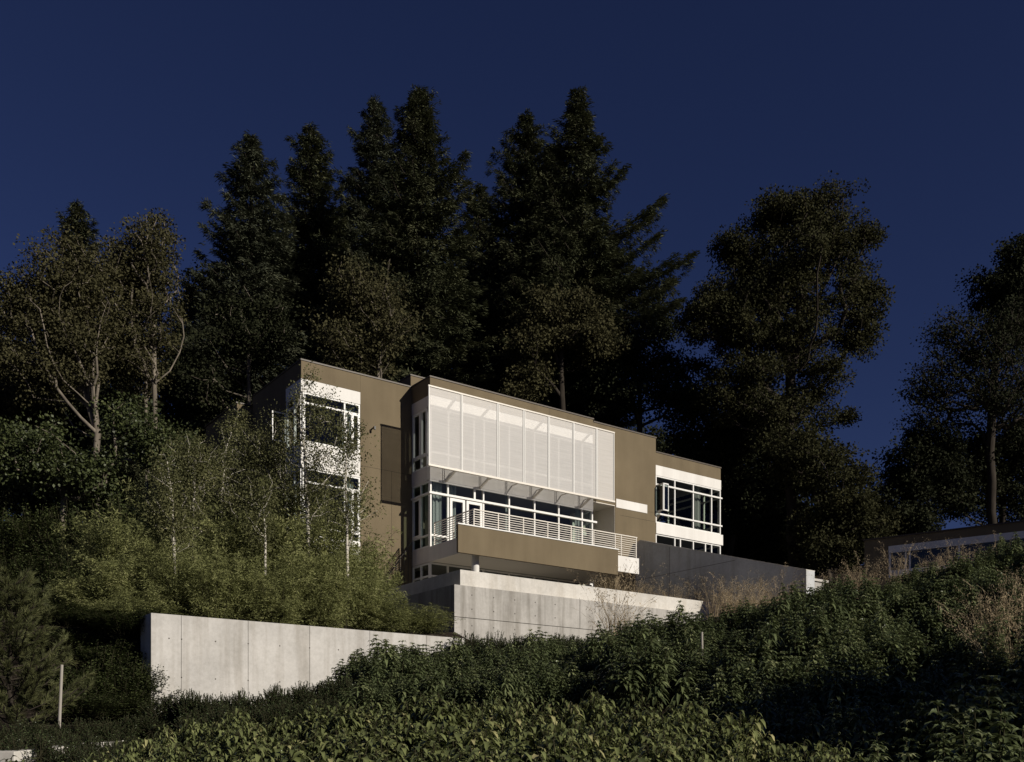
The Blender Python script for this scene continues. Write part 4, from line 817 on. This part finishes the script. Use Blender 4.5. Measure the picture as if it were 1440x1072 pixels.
# glossy laurel slope
tl = [(470, 955), (500, 910), (530, 893), (600, 902), (650, 896), (700, 892), (760, 889), (830, 888), (880, 862), (910, 855), (950, 852), (1000, 858), (1040, 842), (1090, 828), (1120, 814), (1200, 806), (1260, 798), (1300, 788), (1360, 774), (1400, 762), (1440, 750), (1480, 745)]
def top_at(px): return float(np.interp(px, [a for a, b in tl], [b for a, b in tl]))
gl = 'glossy laurel shrubs covering the slope'
for px in range(505, 1475, 26):
    Y = 23 + 2.0 * math.sin(px * .05) + (px - 500) * .002; put('laurel', px + rng.uniform(-8, 8), top_at(px) + rng.uniform(-6, 10), Y, 1.3, 'glossy long leafed shrub in the top row of the right hand slope', gl + ', top row')
for row, (Y, dy) in enumerate(((20.5, 26), (18.2, 50), (16.2, 76), (14.3, 108), (12.6, 145))):
    for px in np.arange(480 + row * 30, 1500, 34 + row * 6):
        if row == 4 and px < 1080: continue
        if row == 3 and px < 1060: continue
        if row == 2 and px < 1000: continue
        t = top_at(px) + dy * (1 + (px - 900) * .0006) + rng.uniform(-16, 16)
        put('laurel', px + rng.uniform(-12, 12), t, Y + rng.uniform(-.7, .7), 1.3, 'glossy long leafed shrub lower on the right hand slope', gl + ', lower rows')
put('laurel', 990, 903, 18.7, 1.3, 'glossy shrub directly in front of the short white post', gl)
for px, py, Y in ((1230, 985, 10), (1300, 960, 10), (1380, 950, 9.5), (1440, 925, 10), (1260, 1035, 8.3), (1340, 1020, 8.5), (1430, 1010, 8.0), (1120, 985, 11), (1050, 965, 11.5)):
    put('laurel', px, py, Y, 1.3, 'glossy shrub in deep shade at the lower right', 'shaded shrubs at the lower right')
# drooping shrubs in the foreground
gd_ = 'shrubs with drooping leaves in the foreground'
for px, py, Y in ((445, 985, 10.6), (520, 982, 10.4), (590, 966, 10.2), (655, 985, 10.2), (715, 968, 10.1), (775, 985, 10.0), (835, 967, 9.9), (905, 985, 9.6), (960, 990, 9.3), (390, 1000, 10.4), (330, 1012, 10.4), (265, 1018, 10.3), (200, 1034, 9.8), (130, 1045, 9.2), (1075, 1022, 8.4), (1150, 1040, 8.0), (1010, 1015, 8.8)):
    py += rng.uniform(-30, -2)
    put('dogwood', px, py, Y, 1.25, 'drooping leafed shrub in the crest row of the foreground', gd_ + ', crest row', hb=1.2, wide=.8)
for px, py, Y in ((300, 1040, 8.6), (370, 1030, 8.6), (450, 1020, 8.6), (530, 1012, 8.5), (610, 1010, 8.4), (690, 1008, 8.4), (770, 1008, 8.3), (850, 1008, 8.2), (930, 1022, 8.0), (240, 1052, 8.4), (170, 1064, 8.0), (340, 1062, 7.2), (430, 1052, 7.2), (520, 1046, 7.1), (610, 1044, 7.0), (700, 1042, 7.0), (790, 1044, 6.9), (880, 1050, 6.8), (970, 1056, 6.9), (90, 1075, 8.2), (1050, 1064, 6.9), (20, 1068, 8.6)):
    py -= 12 + rng.uniform(0, 12)
    put('dogwood', px, py, Y, 1.25, 'drooping leafed shrub along the bottom edge of the foreground', gd_ + ', front rows', hb=1.2)
# small leafed hedges
for px, py, Y in ((245, 968, 17.5), (275, 966, 17.2), (305, 972, 16.8), (335, 965, 17.4), (365, 968, 17.2), (395, 958, 17.8), (425, 956, 18.0), (455, 950, 18.4), (485, 945, 18.4), (350, 985, 15.5), (290, 990, 15.2), (410, 978, 15.6), (460, 970, 15.8)):
    put('box', px, py, Y, 1, 'small leafed dark shrub clipped low against the front concrete wall', 'low hedge along the front wall', hb=1.0, var=2, wide=.95)
for px, py, Y in ((112, 1040, 12.8), (135, 1034, 13.4), (175, 1028, 14.6), (5, 1010, 14.5), (35, 1005, 15), (65, 1008, 15), (95, 1005, 15.6), (125, 1006, 16), (155, 1004, 16.4), (185, 1000, 17), (215, 1003, 17), (-20, 1015, 14), (50, 1022, 13.8), (110, 1022, 14.8)):
    put('box', px, py, Y, 1, 'small leafed dark shrub in the low hedge at the lower left', 'low hedge at the lower left', hb=1.0, var=2)
# low planting between laurels and terrace wall
for px in range(655, 860, 22):
    put('box', px, 889 + rng.uniform(-4, 4), 29 + rng.uniform(-1, 1), 1, 'bushy low shrub at the foot of the terrace wall', 'low shrubs at the foot of the terrace wall', hb=1.0, var=2)

# feathery bamboo
gb = 'feathery bamboo clumps behind the front wall'
BB = [(130, 760, 32), (175, 735, 33), (215, 775, 30), (165, 820, 29), (250, 800, 29), (290, 760, 31), (330, 745, 32), (300, 810, 28.5), (345, 800, 29), (375, 740, 32), (410, 790, 30), (440, 745, 32), (470, 800, 30.5), (498, 770, 33), (518, 790, 34), (515, 830, 31.5), (562, 872, 32.5), (450, 835, 30), (390, 840, 29), (240, 700, 35), (310, 690, 36), (400, 690, 35), (450, 700, 35.2), (200, 850, 27.8), (120, 830, 29), (165, 900, 26.8), (600, 884, 33), (535, 868, 31.5)]
for i, (px, py, Y) in enumerate(BB):
    p = at(px, py - 26 - rng.random() * 26, Y); z = gz(p[0], Y); H = max(1.0, p[2] - z); sc = H / 4.0; v = i % 3
    plant('bamboo_clump', 'feathery light green bamboo clump in the thicket above the front wall', 'bamboo', f'bam{v}', (lambda v=v: bamboo(200 + v)), (p[0], Y, z - .05), min(max(sc, .75), 1.3), sc, gb)
# hillside brush on the left
for i, (px, py, Y) in enumerate(((10, 730, 40), (60, 700, 41), (110, 710, 40), (160, 690, 40), (200, 670, 40), (30, 770, 36), (80, 760, 36), (130, 790, 35), (10, 830, 32), (100, 850, 31), (60, 800, 33), (240, 690, 40), (285, 690, 40), (-20, 790, 34), (150, 850, 31), (-20, 700, 42), (130, 885, 29.5), (95, 880, 28.5), (180, 900, 27.4), (150, 930, 27), (190, 940, 26.4), (215, 900, 28), (60, 860, 29), (118, 925, 25), (160, 960, 24), (185, 975, 24.2), (150, 896, 25.6), (176, 902, 26), (122, 905, 24.6), (192, 922, 25.2), (165, 920, 24.6), (110, 960, 22.5), (140, 905, 27), (90, 905, 26), (110, 780, 31), (170, 770, 31.5), (140, 820, 30))):
    p = at(px, py, Y); z = gz(p[0], Y); H = max(.8, p[2] - z); v = i % 2; sc = H / 2.6
    plant('hillside_bush', 'leafy green bush on the dark hillside left of the front wall', 'bush', f'brush{v}', (lambda v=v: proto('brush', 300 + v)), (p[0], Y, z - .05), min(max(sc, .7), 1.15), sc, 'bushes on the left hillside')
# young pine
sm, lm = pine_mesh(5)
pz = at(15, 812, 17.5); zg = gz(pz[0], 17.5); pt = thing('young_pine', 'bushy young pine with long needles at the left edge', 'pine tree', (pz[0], 17.5, zg), 0)
pt.scale = (1.0, 1.0, (pz[2] - zg) / 2.95); link('trunk', sm, M['bark'], pt); link('crown', lm, M['pine'], pt)
# dry grasses
def gput(px, py, Y, zbase, label, grp, v, h=1.3, wide=1.0, name='dry_grass_clump'):
    p = at(px, py, Y); H = p[2] - zbase; s = H / h
    key = f'grass{v}'; rz = rng.random() * 6.283
    if key in PR: 
        o = PR[key].copy(); C.objects.link(o)
    else:
        o = link(name, grass(400 + v, n=(120, 90, 170)[v], spread=(.28, .2, .4)[v]), M['straw']); PR[key] = o
    o.location = (p[0], Y, zbase); o.rotation_euler = (0, 0, rz); o.scale = (max(s, .8) * wide, max(s, .8) * wide, s); o['label'] = label; o['category'] = 'grass clump'; o['group'] = grp
for i, px in enumerate(range(846, 1004, 20)):
    Y = 44.4 + (px - 838) * .012; gput(px, 785 + rng.uniform(0, 35), Y, 6.45, 'tall dry grass clump in the planter on the terrace wall', 'dry grasses in the terrace planter', i % 3, wide=.9)
for i, px in enumerate((1004, 1022, 1040, 1058, 1076, 1094, 1030, 1066)):
    Y = 40 + (i % 3); p = at(px, 900, Y); gput(px, 790 + rng.uniform(0, 25), Y, gz(p[0], Y), 'dry grass clump at the foot of the dark stair wall', 'dry grasses below the stair wall', i % 3)
for i, (px, py, Y) in enumerate(((862, 775, 33), (880, 835, 33), (1015, 858, 29))):
    p = at(px, 900, Y); gput(px, py, Y, gz(p[0], Y), 'wispy dry grass in front of the terrace wall', 'wispy grasses before the terrace wall', i % 3, wide=.8)
for i, (px, py, Y) in enumerate(((1175, 792, 30), (1200, 782, 31), (1215, 770, 31), (1262, 750, 31), (1300, 772, 31), (1320, 768, 31), (1340, 750, 31), (1360, 752, 30), (1405, 745, 30), (1320, 782, 30))):
    p = at(px, 900, Y); gput(px, py, Y, gz(p[0], Y), 'dry grass clump in front of the low building', 'dry grasses before the low building', i % 3, wide=.9)
for i, (px, py, Y) in enumerate(((1385, 800, 17), (1410, 785, 17), (1432, 790, 17), (1450, 770, 18), (1400, 830, 15.5), (1430, 835, 15))):
    p = at(px, 900, Y); gput(px, py, Y, gz(p[0], Y), 'big dry grass clump in green shrubs at the right edge', 'dry grasses at the right edge', i % 3, wide=.75)
